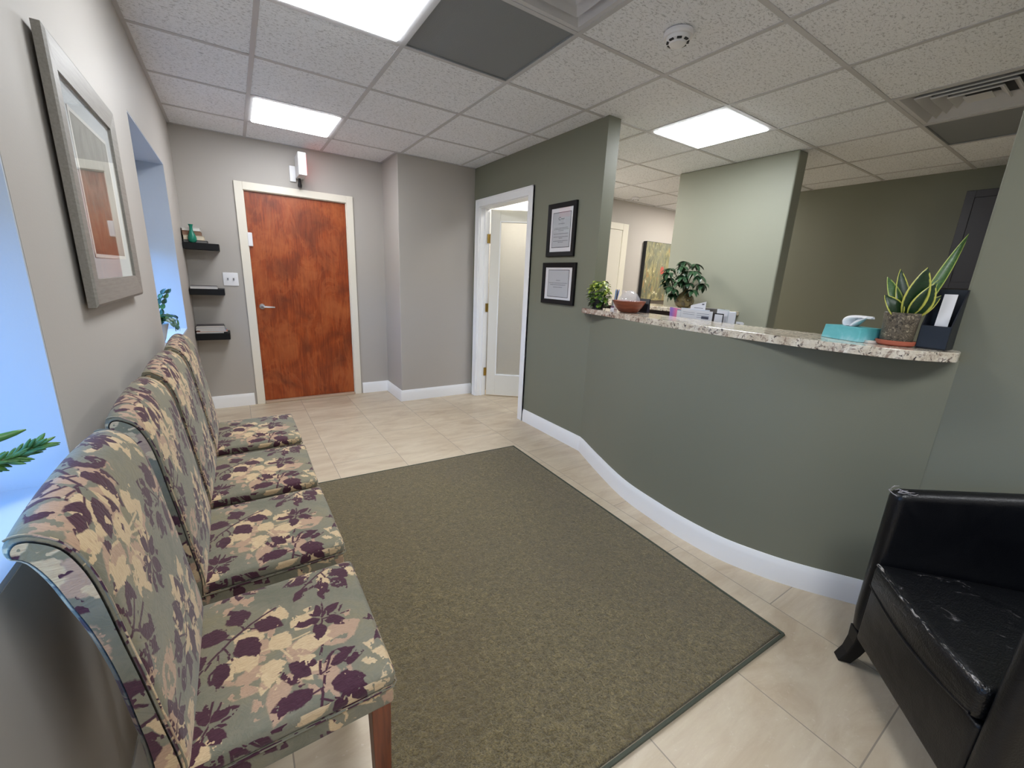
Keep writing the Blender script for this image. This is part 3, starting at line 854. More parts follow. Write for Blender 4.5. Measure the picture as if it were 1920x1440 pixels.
# floating shelves
def shelf(z, label, w=.248, th_=.052):
    t = thing('floating_shelf', label, 'shelf', (0, YB, z), group='black floating shelves beside the wooden door')
    MB().box(.004, w, -.205, -.001, -th_, 0).build('shelf_board', M['black_lacquer'], t, bevel=.0015)
    MB().box(.02, w - .02, -.003, -.0005, -th_ + .01, -.01).build('wall_bracket', M['chrome'], t)
S1, S2, S3 = 1.490, 1.118, .738
shelf(S1, 'topmost black floating shelf, holding the books and green vase')
shelf(S2, 'middle black floating shelf, level with the light switch')
shelf(S3, 'lowest black floating shelf, piled with magazines', .25, .058)

# books on the top shelf
def book(x0, x1, y0, y1, z, h, cover, pages, label, rz=0):
    t = thing('book', label, 'book', ((x0 + x1) / 2, (y0 + y1) / 2, z), rz, group='books stacked on the top shelf')
    a, b = (x1 - x0) / 2, (y1 - y0) / 2
    mb = MB(); mb.box(-a, a, -b, b, 0, .002); mb.box(-a, a, -b, b, h - .002, h); mb.box(-a, a, b - .003, b, .002, h - .002)
    mb.build('cover', cover, t)
    MB().box(-a + .003, a - .003, -b + .003, b - .003, .002, h - .002).build('pages', pages, t)
pw_ = simple('cream_pages', srgb(222, 208, 186), .85); pb_ = simple('brown_pages', srgb(140, 108, 88), .85); pwh = simple('white_pages', srgb(226, 222, 218), .85)
book(.008, .170, 4.46, 4.62, S1 + .0005, .020, M['black_matte'], simple('grey_pages', srgb(120, 118, 116), .8), 'thin dark book at the bottom of the stack on the top shelf')
book(.010, .150, 4.465, 4.62, S1 + .0215, .036, pw_, pw_, 'thick cream book second from the bottom of the stack on the top shelf', .01)
book(.008, .132, 4.47, 4.62, S1 + .0585, .034, pb_, pb_, 'brown book just below the white one in the shelf stack', -.015)
book(.008, .130, 4.47, 4.62, S1 + .0935, .026, pwh, pwh, 'white book topmost of the stack behind the green vase', .01)
t = thing('vase', 'small teal green bottle-shaped vase standing on the top shelf', 'vase', (.072, 4.452, S1 + .0005))
M['teal'] = simple('teal_glaze', srgb(8, 118, 96), .3)
MB().lathe([(.0, 0), (.017, 0), (.026, .008), (.030, .022), (.030, .038), (.025, .056), (.016, .080), (.011, .100), (.0105, .118), (.014, .134), (.018, .142), (.016, .142), (.009, .128), (.008, .11), (.0, .11)], seg=40).build('body', M['teal'], t, smooth=True, sharp=60)
# magazines
def magazine(x0, x1, y0, y1, z, h, cover, label, rz=0, group='magazines piled on the lowest shelf'):
    t = thing('magazine', label, 'magazine', ((x0 + x1) / 2, (y0 + y1) / 2, z), rz, group=group)
    a, b = (x1 - x0) / 2, (y1 - y0) / 2
    MB().box(-a, a, -b, b, 0, h * .8).build('pages', pwh if cover != M['paper'] else M['paper'], t)
    MB().box(-a - .001, a + .001, -b - .001, b + .001, h * .8, h).build('cover', cover, t)
gray_c = simple('grey_cover', srgb(140, 138, 140), .5, var=.35); dk_c = simple('dark_cover', srgb(60, 56, 60), .4, var=.4)
blue_c = simple('blue_cover', srgb(120, 134, 160), .4, var=.2); or_c = simple('orange_cover', srgb(190, 110, 80), .4, var=.2)
magazine(.012, .200, 4.452, 4.60, S2 + .0005, .016, gray_c, 'white-edged magazine lying on the middle shelf', 0, 'magazines on the middle shelf')
magazine(.010, .195, 4.458, 4.605, S2 + .017, .006, dk_c, 'thin dark-covered magazine topmost on the middle shelf', .02, 'magazines on the middle shelf')
z = S3 + .0005
specs = [(.012, .205, .008, gray_c, 'white-edged magazine at the very bottom of the lowest-shelf pile', 0), (.012, .232, .006, or_c, 'orange-covered magazine sticking out to the right near the bottom of the pile', .02),
         (.04, .225, .008, blue_c, 'magazine resting on the orange-covered one', -.02), (.010, .218, .010, gray_c, 'thick white-edged magazine in the middle of the lowest-shelf pile', .01),
         (.014, .214, .008, blue_c, 'bluish magazine third from the top of the lowest-shelf pile', .02), (.012, .216, .008, dk_c, 'dark-covered magazine second from the top of the lowest-shelf pile', -.015),
         (.014, .212, .009, dk_c, 'grey-covered magazine on top of the lowest-shelf pile', .03)]
for (a, b, h, cv, lab, rz) in specs:
    magazine(a, b, 4.45, 4.60, z, h, cv, lab, rz); z += h + .0012

# ================================================================== rug
ra = R(-2.3)
t = thing('area_rug', 'olive brown cut-pile area rug in the middle of the tiled floor', 'rug', (2.003, .499, 0), ra)
RW, RL = 1.47, 2.07
def rw(p):
    p = p.copy(); p.z += .0008 * math.sin(p.x * 37) * math.sin(p.y * 29); return p
MB().rbox(-RW + .01, -.01, .01, RL - .01, .0005, .015, r=.006, n=30, fn=rw).build('pile', M['rug'], t, smooth=True)
mb = MB()
for q in ([(-RW, 0), (0, 0)], [(0, 0), (0, RL)], [(0, RL), (-RW, RL)], [(-RW, RL), (-RW, 0)]):
    mb.tube([(q[0][0], q[0][1], .0068), (q[1][0], q[1][1], .0068)], .0065, 8)
mb.build('binding', M['rug_edge'], t, smooth=True)

# ================================================================== upholstered chairs
def parsons_chair():
    root = thing('upholstered_chair', '-', 'chair', (0, 0, 0), group='floral side chairs along the left wall')
    HW = .214
    # backrest profile (x forward, z up), metric arc length as u
    front = [(.178, .43), (.182, .50), (.169, .61), (.158, .70), (.147, .78), (.138, .85), (.127, .905), (.109, .948), (.082, .970), (.061, .972), (.049, .958), (.050, .940), (.064, .928)]
    rear = [(.078, .895), (.090, .85), (.103, .80), (.117, .718), (.127, .61), (.132, .54), (.134, .43)]
    P = [(v.x, v.y) for v in catmull([(a, b, 0) for a, b in front + rear], 4)]
    n = len(P); cx = sum(p[0] for p in P) / n; cz = sum(p[1] for p in P) / n
    arc = [0]
    for i in range(1, n): arc.append(arc[-1] + math.hypot(P[i][0] - P[i-1][0], P[i][1] - P[i-1][1]))
    ys = [-HW, -HW + .003, -HW + .009, -HW + .02] + [(-HW + .02) + (2 * HW - .04) * k / 12 for k in range(1, 12)] + [HW - .02, HW - .009, HW - .003, HW]
    ins = {0: .010, 1: .005, 2: .001}
    # local inward normals of the outline
    nr = []
    for i in range(n):
        a = Vector((P[(i - 1) % n][0], P[(i - 1) % n][1])); b = Vector((P[(i + 1) % n][0], P[(i + 1) % n][1])); tt = (b - a).normalized(); nr.append(Vector((-tt.y, tt.x)))
    ar = sum(P[i][0] * P[(i+1) % n][1] - P[(i+1) % n][0] * P[i][1] for i in range(n)) / 2
    sg = 1 if ar > 0 else -1
    vs = []; m = len(ys)
    for j, y in enumerate(ys):
        q = ins.get(j, ins.get(m - 1 - j, 0))
        cr = 1 - (abs(y) / HW) ** 2.4
        for i, (x, z) in enumerate(P):
            xx = x + nr[i].x * q * sg; zz = z + nr[i].y * q * sg
            up = max(0, min(1, (z - .75) / .2))
            zz += .016 * cr * up
            # gentle puff of the front face
            if i < len(front) * 4 - 16: xx += .008 * cr * math.sin(math.pi * min(1, max(0, (z - .43) / .5)))
            vs.append((xx, y, zz))
    fs = []; us = []
    for j in range(m - 1):
        for i in range(n):
            k = (i + 1) % n; fs.append((j * n + i, (j + 1) * n + i, (j + 1) * n + k, j * n + k))
            a0, a1 = arc[i], (arc[k] if k else arc[-1] + .05)
            us.append([(a0, ys[j]), (a0, ys[j+1]), (a1, ys[j+1]), (a1, ys[j])])
    mb = MB(); mb.add(vs, fs, us)
    for j, flip in ((0, 0), (m - 1, 1)):
        ring = [vs[j * n + i] for i in range(n)]
        cvs = ring; cf = [tuple(range(n)) if flip else tuple(range(n))[::-1]]
        mb.add(cvs, cf, [[(cvs[q][0] + .9, cvs[q][2] + .35 * flip) for q in f] for f in cf])
    mb.build('backrest', M['fabric'], root, smooth=True, sharp=50, weld=True)
    # piping along both front edges
    for s_ in (-1, 1):
        mb = MB(); pts = []
        for i in range(0, len(front) * 4 - 14):
            x, z = P[i]; pts.append((x - .0030, s_ * (HW - .0036), z + .000))
        mb.tube(pts, .0016, 6)
        mb.build('piping', M['fabric'], root, smooth=True)
    # seat cushion and rail
    def bow(p):
        p = p.copy(); return p
    MB().rbox(.165, .538, -HW, HW, .448, .484, r=.014, n=10, dome=.014, fn=bow).build('seat', M['fabric'], root, smooth=True, sharp=0, weld=True)
    MB().rbox(.128, .532, -HW + .003, HW - .003, .398, .449, r=.008, n=6).build('seat_rail', M['fabric'], root, smooth=True, sharp=0, weld=True)
    mb = MB(); k_ = HW + .0005
    mb.tube([(.17, -k_, .449), (.53, -k_, .449), (.5385, -k_ + .008, .449), (.5385, k_ - .008, .449), (.53, k_, .449), (.17, k_, .449)], .0024, 6)
    mb.build('seat_welt', M['fabric'], root, smooth=True)
    for (x, y, rear_) in ((.505, -.185, 0), (.505, .185, 0), (.150, -.185, 1), (.150, .185, 1)):
        mb = MB(); a, b = .021, .015; dx = -.05 if rear_ else 0
        vs = [(x + sx * b + dx, y + sy * b, .001) for sx, sy in ((-1,-1),(1,-1),(1,1),(-1,1))] + [(x + sx * a, y + sy * a, .40) for sx, sy in ((-1,-1),(1,-1),(1,1),(-1,1))]
        mb.add(vs, [(3,2,1,0), (4,5,6,7)] + [(q, (q+1) % 4, 4 + (q+1) % 4, 4 + q) for q in range(4)])
        mb.build('leg', M['leg_wood'], root, bevel=.002)
    return root
ch = parsons_chair()
labs = ['floral upholstered chair nearest to the camera with a brown front leg showing', 'second floral chair from the camera, just behind the nearest one',
        'third floral chair from the camera, next to the farthest one', 'farthest floral chair in the row, nearest to the wooden door']
for i, y in enumerate((.925, 1.432, 1.925, 2.435)):
    c_ = ch if i == 0 else copy_tree(ch)
    c_.location = (0, y, 0); c_.rotation_euler = (0, 0, (0, .01, -.012, .008)[i]); c_['label'] = labs[i]

# ================================================================== leather tub chair
t = thing('leather_armchair', 'worn black leather tub armchair in the lower right corner', 'armchair', (2.10, .35, 0), math.atan2(-.644, -.765))
AW = .062; CW = .60; DP = .60
def arm(x0, x1, s_):
    """side panel: rises towards the back, rounded top"""
    def w(p):
        p = p.copy(); k_ = max(0, (p.z - .4) / .3)
        yy = p.y / DP
        p.z += k_ * .085 * yy
        p.x += s_ * (-.0) * k_
        if p.z < .2: p.y += (.2 - p.z) * .15 * (1 - yy)
        return p
    return MB().rbox(x0, x1, 0, DP - .04, .135, .70, r=.028, n=8, fn=w)
arm(0, AW, -1).build('armrest', M['leather'], t, smooth=True, sharp=0, weld=True)
arm(CW - AW, CW, 1).build('armrest', M['leather'], t, smooth=True, sharp=0, weld=True)
def tilt(p):
    p = p.copy(); p.y += (p.z - .4) * .10; return p
MB().rbox(.02, CW - .02, DP - .12, DP - .01, .135, .775, r=.04, n=8, fn=tilt).build('backrest', M['leather'], t, smooth=True, sharp=0, weld=True)
MB().rbox(AW - .004, CW - AW + .004, .004, DP - .1, .13, .345, r=.012, n=6).build('seat_rail', M['leather'], t, smooth=True, sharp=0, weld=True)
def sag(p):
    p = p.copy(); u = (p.x - CW / 2) / .24
    if p.y < .05: p.y -= .014 * (1 - min(1, u * u)) * (1 - abs((p.z - .40) / .06) * .4)
    if p.z < .37: p.z -= .018 * (1 - min(1, u * u))
    return p
cush = MB().rbox(AW + .001, CW - AW - .001, -.008, DP - .12, .350, .445, r=.022, n=14, dome=.018, fn=sag).build('seat_cushion', M['scuffed'], t, smooth=True, sharp=0, weld=True)
mb = MB()
mb.tube([(AW + .012 + (CW - 2*AW - .024) * q / 20, -.002 - .014 * (1 - ((q - 10) / 10) ** 2) + .002 * math.sin(q * 2.3), .441 + .0025 * math.sin(q * 1.7)) for q in range(21)], .0045, 8)
mb.build('piping', M['worn'], cush, smooth=True)
mb = MB()
mb.tube([(AW + .012 + (CW - 2*AW - .024) * q / 20, -.006 - .012 * (1 - ((q - 10) / 10) ** 2), .362 - .018 * (1 - ((q - 10) / 10) ** 2)) for q in range(21)], .004, 8)
mb.build('lower_piping', M['leather'], cush, smooth=True)
# split, whitened corner on the far arm
mb = MB(); rr = random.Random(5)
for q in range(9):
    x = .008 + .045 * rr.random(); y = .004 + .03 * rr.random()
    mb.tube([(x, y, .701 - .004 * rr.random()), (x + rr.uniform(-.012, .012), y + .012, .7035), (x + rr.uniform(-.018, .018), y + .026, .705)], [.0006, .0016, .0006], 5)
mb.tube([(.004, .012, .690), (.006, .004, .688), (.02, -.001, .690), (.04, -.001, .689), (.054, .004, .688)], .0016, 6)
mb.build('worn_corner', simple('exposed_backing', srgb(150, 146, 148), .8), t, smooth=True)
for (x, y, sx, sy) in ((.035, .035, -1, -1), (CW - .035, .035, 1, -1), (.05, DP - .06, -1, 1), (CW - .05, DP - .06, 1, 1)):
    mb = MB()
    rings = [(.028, .0, .15), (.024, .004, .10), (.021, .014, .05), (.020, .030, .001)]
    vs = []
    for r_, off, z in rings: vs += [(x + a * r_ + sx * off * .5, y + b * r_ + sy * off, z) for a, b in ((-1,-1),(1,-1),(1,1),(-1,1))]
    fs = [(3,2,1,0)[::-1], (12, 13, 14, 15)[::-1]] + [(k_*4 + q, k_*4 + (q+1) % 4, (k_+1)*4 + (q+1) % 4, (k_+1)*4 + q)[::-1] for k_ in range(3) for q in range(4)]
    mb.add(vs, fs); mb.build('leg', M['black_lacquer'], t, bevel=.003)

# ================================================================== granite counter
edge_pts = [(2.512, 2.345), (2.455, 2.30), (2.424, 2.212), (2.410, 2.053), (2.345, 1.752), (2.274, 1.456), (2.236, 1.235), (2.216, .959), (2.222, .745), (2.248, .574), (2.300, .434), (2.405, .346), (2.455, .335), (2.51, .345)]
ep = [Vector((p.x, p.y)) for p in catmull([(a, b, 0) for a, b in edge_pts], 6)]
def backx(y): return 2.565 if y < 1.3 else 2.565 + (.085 * min(1, (y - 1.3) / .55))
n = len(ep)
poly = ep + [Vector((XR - .001, .377)), Vector((XR - .001, .379)), Vector((2.566, .379)), Vector((2.565, 1.0)), Vector((2.567, 1.3)), Vector((2.60, 1.55)), Vector((2.655, 1.85)), Vector((2.665, YE - .002)), Vector((XR - .001, YE - .002)), Vector((XR - .001, 2.345))]
poly = [(p.x, p.y) for p in poly][::-1]
ar = sum(poly[i][0] * poly[(i+1) % len(poly)][1] - poly[(i+1) % len(poly)][0] * poly[i][1] for i in range(len(poly)))
if ar < 0: poly = poly[::-1]
ct = MB().prism(poly, ZC0, ZC1).build('countertop', M['granite'], bevel=.004, bseg=2)
tag(ct, 'curved cream and burgundy speckled granite countertop on the low green wall', 'countertop')

# desk behind the counter with a raised sorter (only its papers show)
t = thing('reception_desk', 'dark desk hidden behind the curved counter', 'desk', (2.70, .60, 0))
MB().box(.0, .62, 0, 1.45, .72, .75).build('worktop', M['dark_wood'], t, bevel=.003)
for y in (0.0, .7, 1.42): MB().box(.02, .60, y, y + .03, 0, .72).build('side_panel', M['dark_wood'], t)
MB().box(.02, .28, .62, 1.40, .90, .92).build('raised_shelf', M['dark_wood'], t)
for y in (.62, 1.38): MB().box(.02, .28, y, y + .02, .75, .90).build('shelf_support', M['dark_wood'], t)
DS = .921
# file sorter
t = thing('file_sorter', 'dark desktop file sorter holding the papers behind the counter', 'file sorter', (2.80, 1.30, DS))
MB().box(-.06, .06, 0, .44, 0, .006).build('tray', M['black_matte'], t)
for y in (.0, .434): MB().box(-.06, .06, y, y + .005, .006, .12).build('end_panel', M['black_matte'], t)
def sheet(name, label, cat, x, y0, y1, z1, m, thick=.002, z0=DS + .008, tiltx=0, tip=0, group=None):
    """upright sheet facing the waiting room"""
    t = thing(name, label, cat, (x, (y0 + y1) / 2, z0), rot=(0, tiltx, 0), group=group)
    w = abs(y1 - y0) / 2; h = z1 - z0
    return t, w, h
white_doc = M['paper']
ink = simple('document_ink', srgb(96, 98, 112), .8)
t, w, h = sheet('document', 'long white printed sheet in front of the other papers behind the counter', 'document', 2.755, 1.46, 1.68, 1.178, white_doc, group='papers behind the counter')
MB().box(-.001, .001, -w, w, 0, h).build('sheet', white_doc, t)
mb = MB()
for q in range(3): mb.box(-.0016, -.001, -w * .8, -w * .05, h - .02 - q * .012, h - .018 - q * .012)
mb.box(-.0016, -.001, -w * .8, -w * .35, h - .05, h - .034); mb.box(-.0016, -.001, w * .1, w * .85, h - .018, h - .0165); mb.box(-.0016, -.001, w * .1, w * .85, h - .03, h - .0285); mb.build('print', ink, t)
t, w, h = sheet('document', 'white card standing up highest among the papers behind the counter', 'document', 2.83, 1.56, 1.665, 1.232, white_doc, group='papers behind the counter')
mb = MB(); mb.add([(-.001, -w, 0), (.001, -w, 0), (.001, w, 0), (-.001, w, 0), (-.001, -w, h), (.001, -w, h), (.001, w, h - .03), (-.001, w, h - .03)], [(0,3,2,1), (4,5,6,7), (0,1,5,4), (1,2,6,5), (2,3,7,6), (3,0,4,7)]); mb.build('sheet', white_doc, t)
mb = MB(); mb.box(-.0016, -.001, -w * .7, w * .5, h - .045, h - .042); mb.box(-.0016, -.001, -w * .7, w * .3, h - .055, h - .052); mb.box(-.0016, -.001, -w * .8, -w * .5, h - .022, h - .014); mb.build('print', ink, t)
def folder(lab, x, y0, y1, z1, m, grp='folders behind the counter', rnd=False):
    t, w, h = sheet('folder', lab, 'folder', x, y0, y1, z1, m, group=grp)
    if rnd: MB().rbox(-.004, .004, -w, w, 0, h, r=.0039, n=4).build('cover', m, t, smooth=True)
    else: MB().box(-.003, .003, -w, w, 0, h).build('cover', m, t, bevel=.001)
    MB().box(-.0042, .0042, -w * .9, w * .9, .004, h - .006).build('papers', white_doc, t)
folder('black folder right of the long white sheet behind the counter', 2.772, 1.40, 1.456, 1.170, M['black_lacquer'])
folder('pale blue-grey folder behind the black one, tallest of the folders', 2.80, 1.385, 1.46, 1.194, simple('pale_folder', srgb(206, 214, 216), .5))
folder('white folder at the right end of the file sorter', 2.79, 1.335, 1.38, 1.186, simple('white_folder', srgb(214, 218, 226), .5), rnd=True)
folder('narrow grey folder left of the long white sheet', 2.765, 1.685, 1.715, 1.172, simple('grey_folder', srgb(120, 140, 160), .5))
folder('wide light folder standing behind the long white sheet', 2.785, 1.50, 1.70, 1.183, simple('light_folder', srgb(190, 196, 206), .5))
t, w, h = sheet('clear_tray', 'small dark clear tray edge above the papers behind the counter', 'tray', 2.93, 1.50, 1.62, 1.19, None)
MB().box(-.03, .03, -w, w, h - .03, h).build('rim', simple('smoky_plastic', srgb(96, 92, 88), .25), t, bevel=.004)
MB().box(-.028, .028, -w + .002, w - .002, 0, h - .03).build('body', M['dark_wood'], t)
t, w, h = sheet('folded_card', 'little white folded card right of the file sorter', 'card', 2.74, 1.262, 1.300, 1.136, None, z0=DS)
MB().box(-.001, .001, -w, w, 0, h).build('front_panel', white_doc, t); MB().box(.012, .014, -w, w, 0, h - .004).build('back_panel', white_doc, t)
MB().box(-.0015, -.001, -w * .3, w * .5, h - .02, h - .012).build('print', ink, t)
t, w, h = sheet('greeting_card', 'pink and purple card leaning behind the counter', 'card', 2.80, 1.715, 1.80, 1.180, None, group='papers behind the counter')
def m_pink():
    k = NT('pink_purple_card'); co = k.coord(); s = k.new('ShaderNodeSeparateXYZ'); k.l.new(co, s.inputs[0])
    f = k.math('MULTIPLY_ADD', s.outputs[1], 9, .5)
    k.base(k.ramp(k.math('ADD', f, k.math('MULTIPLY', k.noise(co, 20, 2), .2)), [(.1, srgb(222, 226, 210)), (.3, srgb(240, 160, 190)), (.55, srgb(238, 130, 180)), (.8, srgb(166, 130, 214))]), .6); return k.m
mb = MB(); mb.add([(-.001, -w, 0), (.001, -w, 0), (.001, w * .5, 0), (-.001, w * .5, 0), (-.001, -w, h - .004), (.001, -w, h - .004), (.001, w, h), (-.001, w, h)], [(0,3,2,1), (4,5,6,7), (0,1,5,4), (1,2,6,5), (2,3,7,6), (3,0,4,7)]); mb.build('card_panel', m_pink(), t)

# granite ledge in front of the free-standing wall
t = thing('back_counter', 'granite-topped dark counter against the light sage wall', 'counter', (4.14, 2.4, 0))
lp = [(-.002, -.36), (-.002, 1.1), (-.42, 1.1), (-.44, .5), (-.44, .2), (-.42, .05), (-.37, -.08), (-.29, -.19), (-.19, -.28), (-.09, -.34)]
if sum(lp[i][0] * lp[(i+1) % len(lp)][1] - lp[(i+1) % len(lp)][0] * lp[i][1] for i in range(len(lp))) < 0: lp = lp[::-1]
MB().prism(lp, 1.088, 1.125).build('countertop', M['granite'], t, bevel=.005)
MB().box(-.34, -.002, -.02, 1.08, 0, 1.088).build('cabinet_body', M['dark_wood'], t)
# wall cabinet
t = thing('wall_cabinet', 'dark espresso wall cabinet on the olive wall behind the reception', 'cabinet', (XI, .60, 1.40))
MB().box(-.30, 0, -.445, .445, 0, .78).build('carcass', M['cabinet'], t, bevel=.003)
for y in (-.222, .222):
    d_ = MB().box(-.318, -.301, y - .219, y + .219, .004, .776).build('cabinet_door', M['cabinet'], t, bevel=.002)
    mb = MB(); b_ = .055
    mb.box(-.326, -.318, y - .217, y - .217 + b_, .006, .774); mb.box(-.326, -.318, y + .217 - b_, y + .217, .006, .774); mb.box(-.326, -.318, y - .217 + b_, y + .217 - b_, .006, .006 + b_); mb.box(-.326, -.318, y - .217 + b_, y + .217 - b_, .774 - b_, .774)
    mb.build('door_frame', M['cabinet'], d_, bevel=.002)

# painting on the far wall
t = thing('painting', 'tall abstract yellow and green canvas with a red dot on the far wall', 'painting', (5.605, YF, 1.515), rot=ROT_Y)
def m_paint():
    k = NT('abstract_canvas'); co = k.coord()
    v = k.mapping(co, sca=(2.6, 1, 1)); n = k.noise(v, 2.6, 6, .7, 1.2); n2 = k.noise(k.mapping(co, loc=(3, 2, 0), sca=(2.8, 1, 1)), 3.6, 6, .7, 1.0)
    n3 = k.noise(k.mapping(co, loc=(7, 5, 0), sca=(1.5, 1, 1)), 11, 5, .7, .6)
    c = k.ramp(n, [(.3, srgb(80, 84, 76)), (.42, srgb(112, 114, 92)), (.52, srgb(140, 136, 98)), (.62, srgb(172, 160, 112)), (.74, srgb(214, 206, 166))])
    c = k.mix(k.ramp(n2, [(.50, 0.), (.58, .8)]), c, srgb(86, 86, 70))
    c = k.mix(k.ramp(n2, [(.36, .8), (.42, 0.)]), c, srgb(168, 126, 78))
    c = k.mix(k.ramp(n3, [(.62, 0.), (.66, .8)]), c, srgb(232, 224, 190))
    c = k.mix(k.ramp(n3, [(.32, .7), (.36, 0.)]), c, srgb(120, 104, 74))
    d_ = k.vmath('LENGTH', k.vmath('MULTIPLY', k.vmath('SUBTRACT', co, (.10, .03, 0)), (1, .8, 0)), out=1)
    d_ = k.math('ADD', d_, k.math('MULTIPLY', k.noise(co, 40, 2), .02))
    c = k.mix(k.ramp(d_, [(.052, 1.), (.058, 0.)]), c, srgb(190, 70, 60))
    big = k.noise(k.mapping(co, loc=(1, 8, 0), sca=(1.6, 1, 1)), 2.4, 3, .5)
    sy = k.new('ShaderNodeSeparateXYZ'); k.l.new(co, sy.inputs[0])
    tone = k.math('ADD', big, k.math('MULTIPLY', sy.outputs[1], .55))
    c = k.mix(k.ramp(tone, [(.56, 0.), (.72, .6)]), c, srgb(112, 116, 104))
    k.base(c, .5); k.bump(n2, .3, .01); return k.m
MB().box(-.31, .31, -.415, .415, .001, .058).build('stretcher', M['black_matte'], t)
MB().box(-.305, .305, -.41, .41, .058, .060).build('canvas_face', m_paint(), t)

# ================================================================== things on the counter
def m_variegated(name, a, b):
    k = NT(name); uv = k.coord('UV'); s = k.new('ShaderNodeSeparateXYZ'); k.l.new(uv, s.inputs[0])
    e = k.math('ABSOLUTE', k.math('SUBTRACT', s.outputs[0], .5))
    e = k.math('ADD', e, k.math('MULTIPLY', k.math('SUBTRACT', k.noise(uv, 6, 2), .5), .08))
    f = k.ramp(e, [(.39, 0.), (.44, 1.)])
    st = k.noise(k.mapping(uv, sca=(1, 7, 1)), 4, 3)
    g = k.mix(k.ramp(st, [(.45, 0.), (.6, .5)]), a, tuple(x * 2.0 for x in a))
    k.base(k.mix(f, g, b), .35, 0, .5); return k.m
def m_leaf(name, c1, c2, rough=.4, scale=30):
    k = NT(name); n = k.noise(k.coord(), scale, 3)
    k.base(k.ramp(n, [(.35, c1), (.65, c2)]), rough, 0, .5); return k.m
M['snake'] = m_variegated('snake_leaf', srgb(22, 48, 24), srgb(196, 196, 92))
M['snake2'] = m_variegated('snake_leaf_green', srgb(60, 92, 50), srgb(176, 190, 100))
M['soil'] = simple('potting_soil', srgb(50, 38, 30), .95, bumpy=1, bscale=120)
def m_stonepot():
    k = NT('speckled_stone_pot'); co = k.coord(); n = k.noise(co, 70, 5, .7, 1.6)
    k.base(k.ramp(n, [(.38, srgb(36, 33, 31)), (.49, srgb(112, 102, 86)), (.54, srgb(52, 48, 44)), (.62, srgb(170, 158, 136))], 'LINEAR'), .4); return k.m
t = thing('potted_snake_plant', 'variegated snake plant in a speckled stone pot on the counter', 'potted plant', (2.428, .510, ZC1 + .0005))
MB().lathe([(.0, 0), (.050, 0), (.058, .006), (.060, .018), (.056, .020), (.052, .010), (.0, .010)], seg=40).build('saucer', simple('terracotta', srgb(172, 92, 70), .6), t, smooth=True)
MB().lathe([(.0, .0105), (.045, .0105), (.048, .02), (.0535, .122), (.051, .124), (.048, .108), (.0, .108)], seg=40).build('pot', m_stonepot(), t, smooth=True)
MB().lathe([(.0, .110), (.0475, .108), (.0475, .106), (.0, .106)], seg=24).build('soil', M['soil'], t)
# camera-right direction on the counter (towards -y, +x)
rx = Vector((.62, -.78, 0)).normalized(); fw = Vector((-.78, -.62, 0)).normalized()
def snake(px, pz, bx, ln, wd, fwd, droop, m, fold=.5):
    o = rx * bx + Vector((0, 0, .105)) + fw * .01
    d_ = rx * px + Vector((0, 0, pz)) + fw * fwd
    up = fw + Vector((0, 0, .2))
    MB().leaf(o, d_, up, ln, wd, droop, fold, seg=10).build('leaf', m, t, smooth=True, sharp=0, solid=.0018)
snake(.10, 1, .004, .185, .070, .05, -.1, M['snake'], .45)
snake(.28, 1, .018, .135, .062, .25, .15, M['snake'], .45)
snake(-.65, 1, -.014, .100, .048, .25, .6, M['snake'], .5)
snake(-.30, 1, -.012, .165, .042, -.25, .2, M['snake2'])
snake(-.08, 1, -.006, .190, .044, -.35, .0, M['snake'])
snake(.42, 1, .016, .155, .034, -.1, -.1, M['snake2'])
snake(.42, 1, .030, .345, .036, -.25, .0, M['snake2'], .3)
snake(.75, 1, .026, .110, .032, .1, .1, M['snake'])

# brochure holder
t = thing('brochure_holder', 'black angled brochure holder with a white leaflet against the right wall', 'brochure holder', (2.425, .410, ZC1 + .0005))
M['navyblack'] = simple('black_plastic', srgb(24, 28, 36), .4)
b_ = .041
mb = MB(); mb.box(0, .095, -b_, b_, 0, .004); mb.box(0, .004, -b_, b_, .004, .085)
mb.build('front_pocket', M['navyblack'], t, bevel=.002)
for s_ in (-1, 1):
    mb = MB(); y0 = s_ * b_ - (.004 if s_ > 0 else 0)
    mb.prism([(.004, .004), (.099, .004), (.099, .215), (.092, .215), (.004, .085)], y0, y0 + .004, axis='y')
    mb.build('side_panel', M['navyblack'], t)
MB().box(.095, .099, -b_ + .004, b_ - .004, 0, .215).build('back_panel', M['navyblack'], t)
t = thing('leaflet', 'white leaflet standing in the black brochure holder', 'leaflet', (2.448, .405, ZC1 + .005), rot=(R(0), R(9), 0))
MB().box(-.0012, .0012, -.0175, .0175, .001, .195).build('front_panel', M['paper'], t); MB().box(.002, .003, -.0165, .0175, .001, .192).build('back_panel', simple('leaflet_shade', srgb(214, 214, 224), .8), t)

# tissue box
t = thing('tissue_box', 'teal cardboard tissue box with a white tissue pulled out', 'tissue box', (2.440, .655, ZC1 + .0005), R(-25))
def m_tissuebox():
    k = NT('teal_card'); co = k.coord(); n = k.noise(co, 16, 4, .6, .6); s = k.new('ShaderNodeSeparateXYZ'); k.l.new(co, s.inputs[0])
    f = k.math('ADD', k.math('MULTIPLY', s.outputs[2], 9), k.math('MULTIPLY', n, .9))
    k.base(k.ramp(f, [(.3, srgb(170, 212, 220)), (.6, srgb(104, 186, 194)), (1.0, srgb(80, 170, 176))]), .5); return k.m
mtb = m_tissuebox()
mb = MB(); a, b = .055, .085; a2, b2 = .050, .080
vs = [(x, y, 0) for x, y in ((-a,-b),(a,-b),(a,b),(-a,b))] + [(x, y, .055) for x, y in ((-a2,-b2),(a2,-b2),(a2,b2),(-a2,b2))]
mb.add(vs, [(3,2,1,0), (4,5,6,7)] + [(q, (q+1) % 4, 4 + (q+1) % 4, 4 + q) for q in range(4)]); mb.build('carton', mtb, t, bevel=.002)
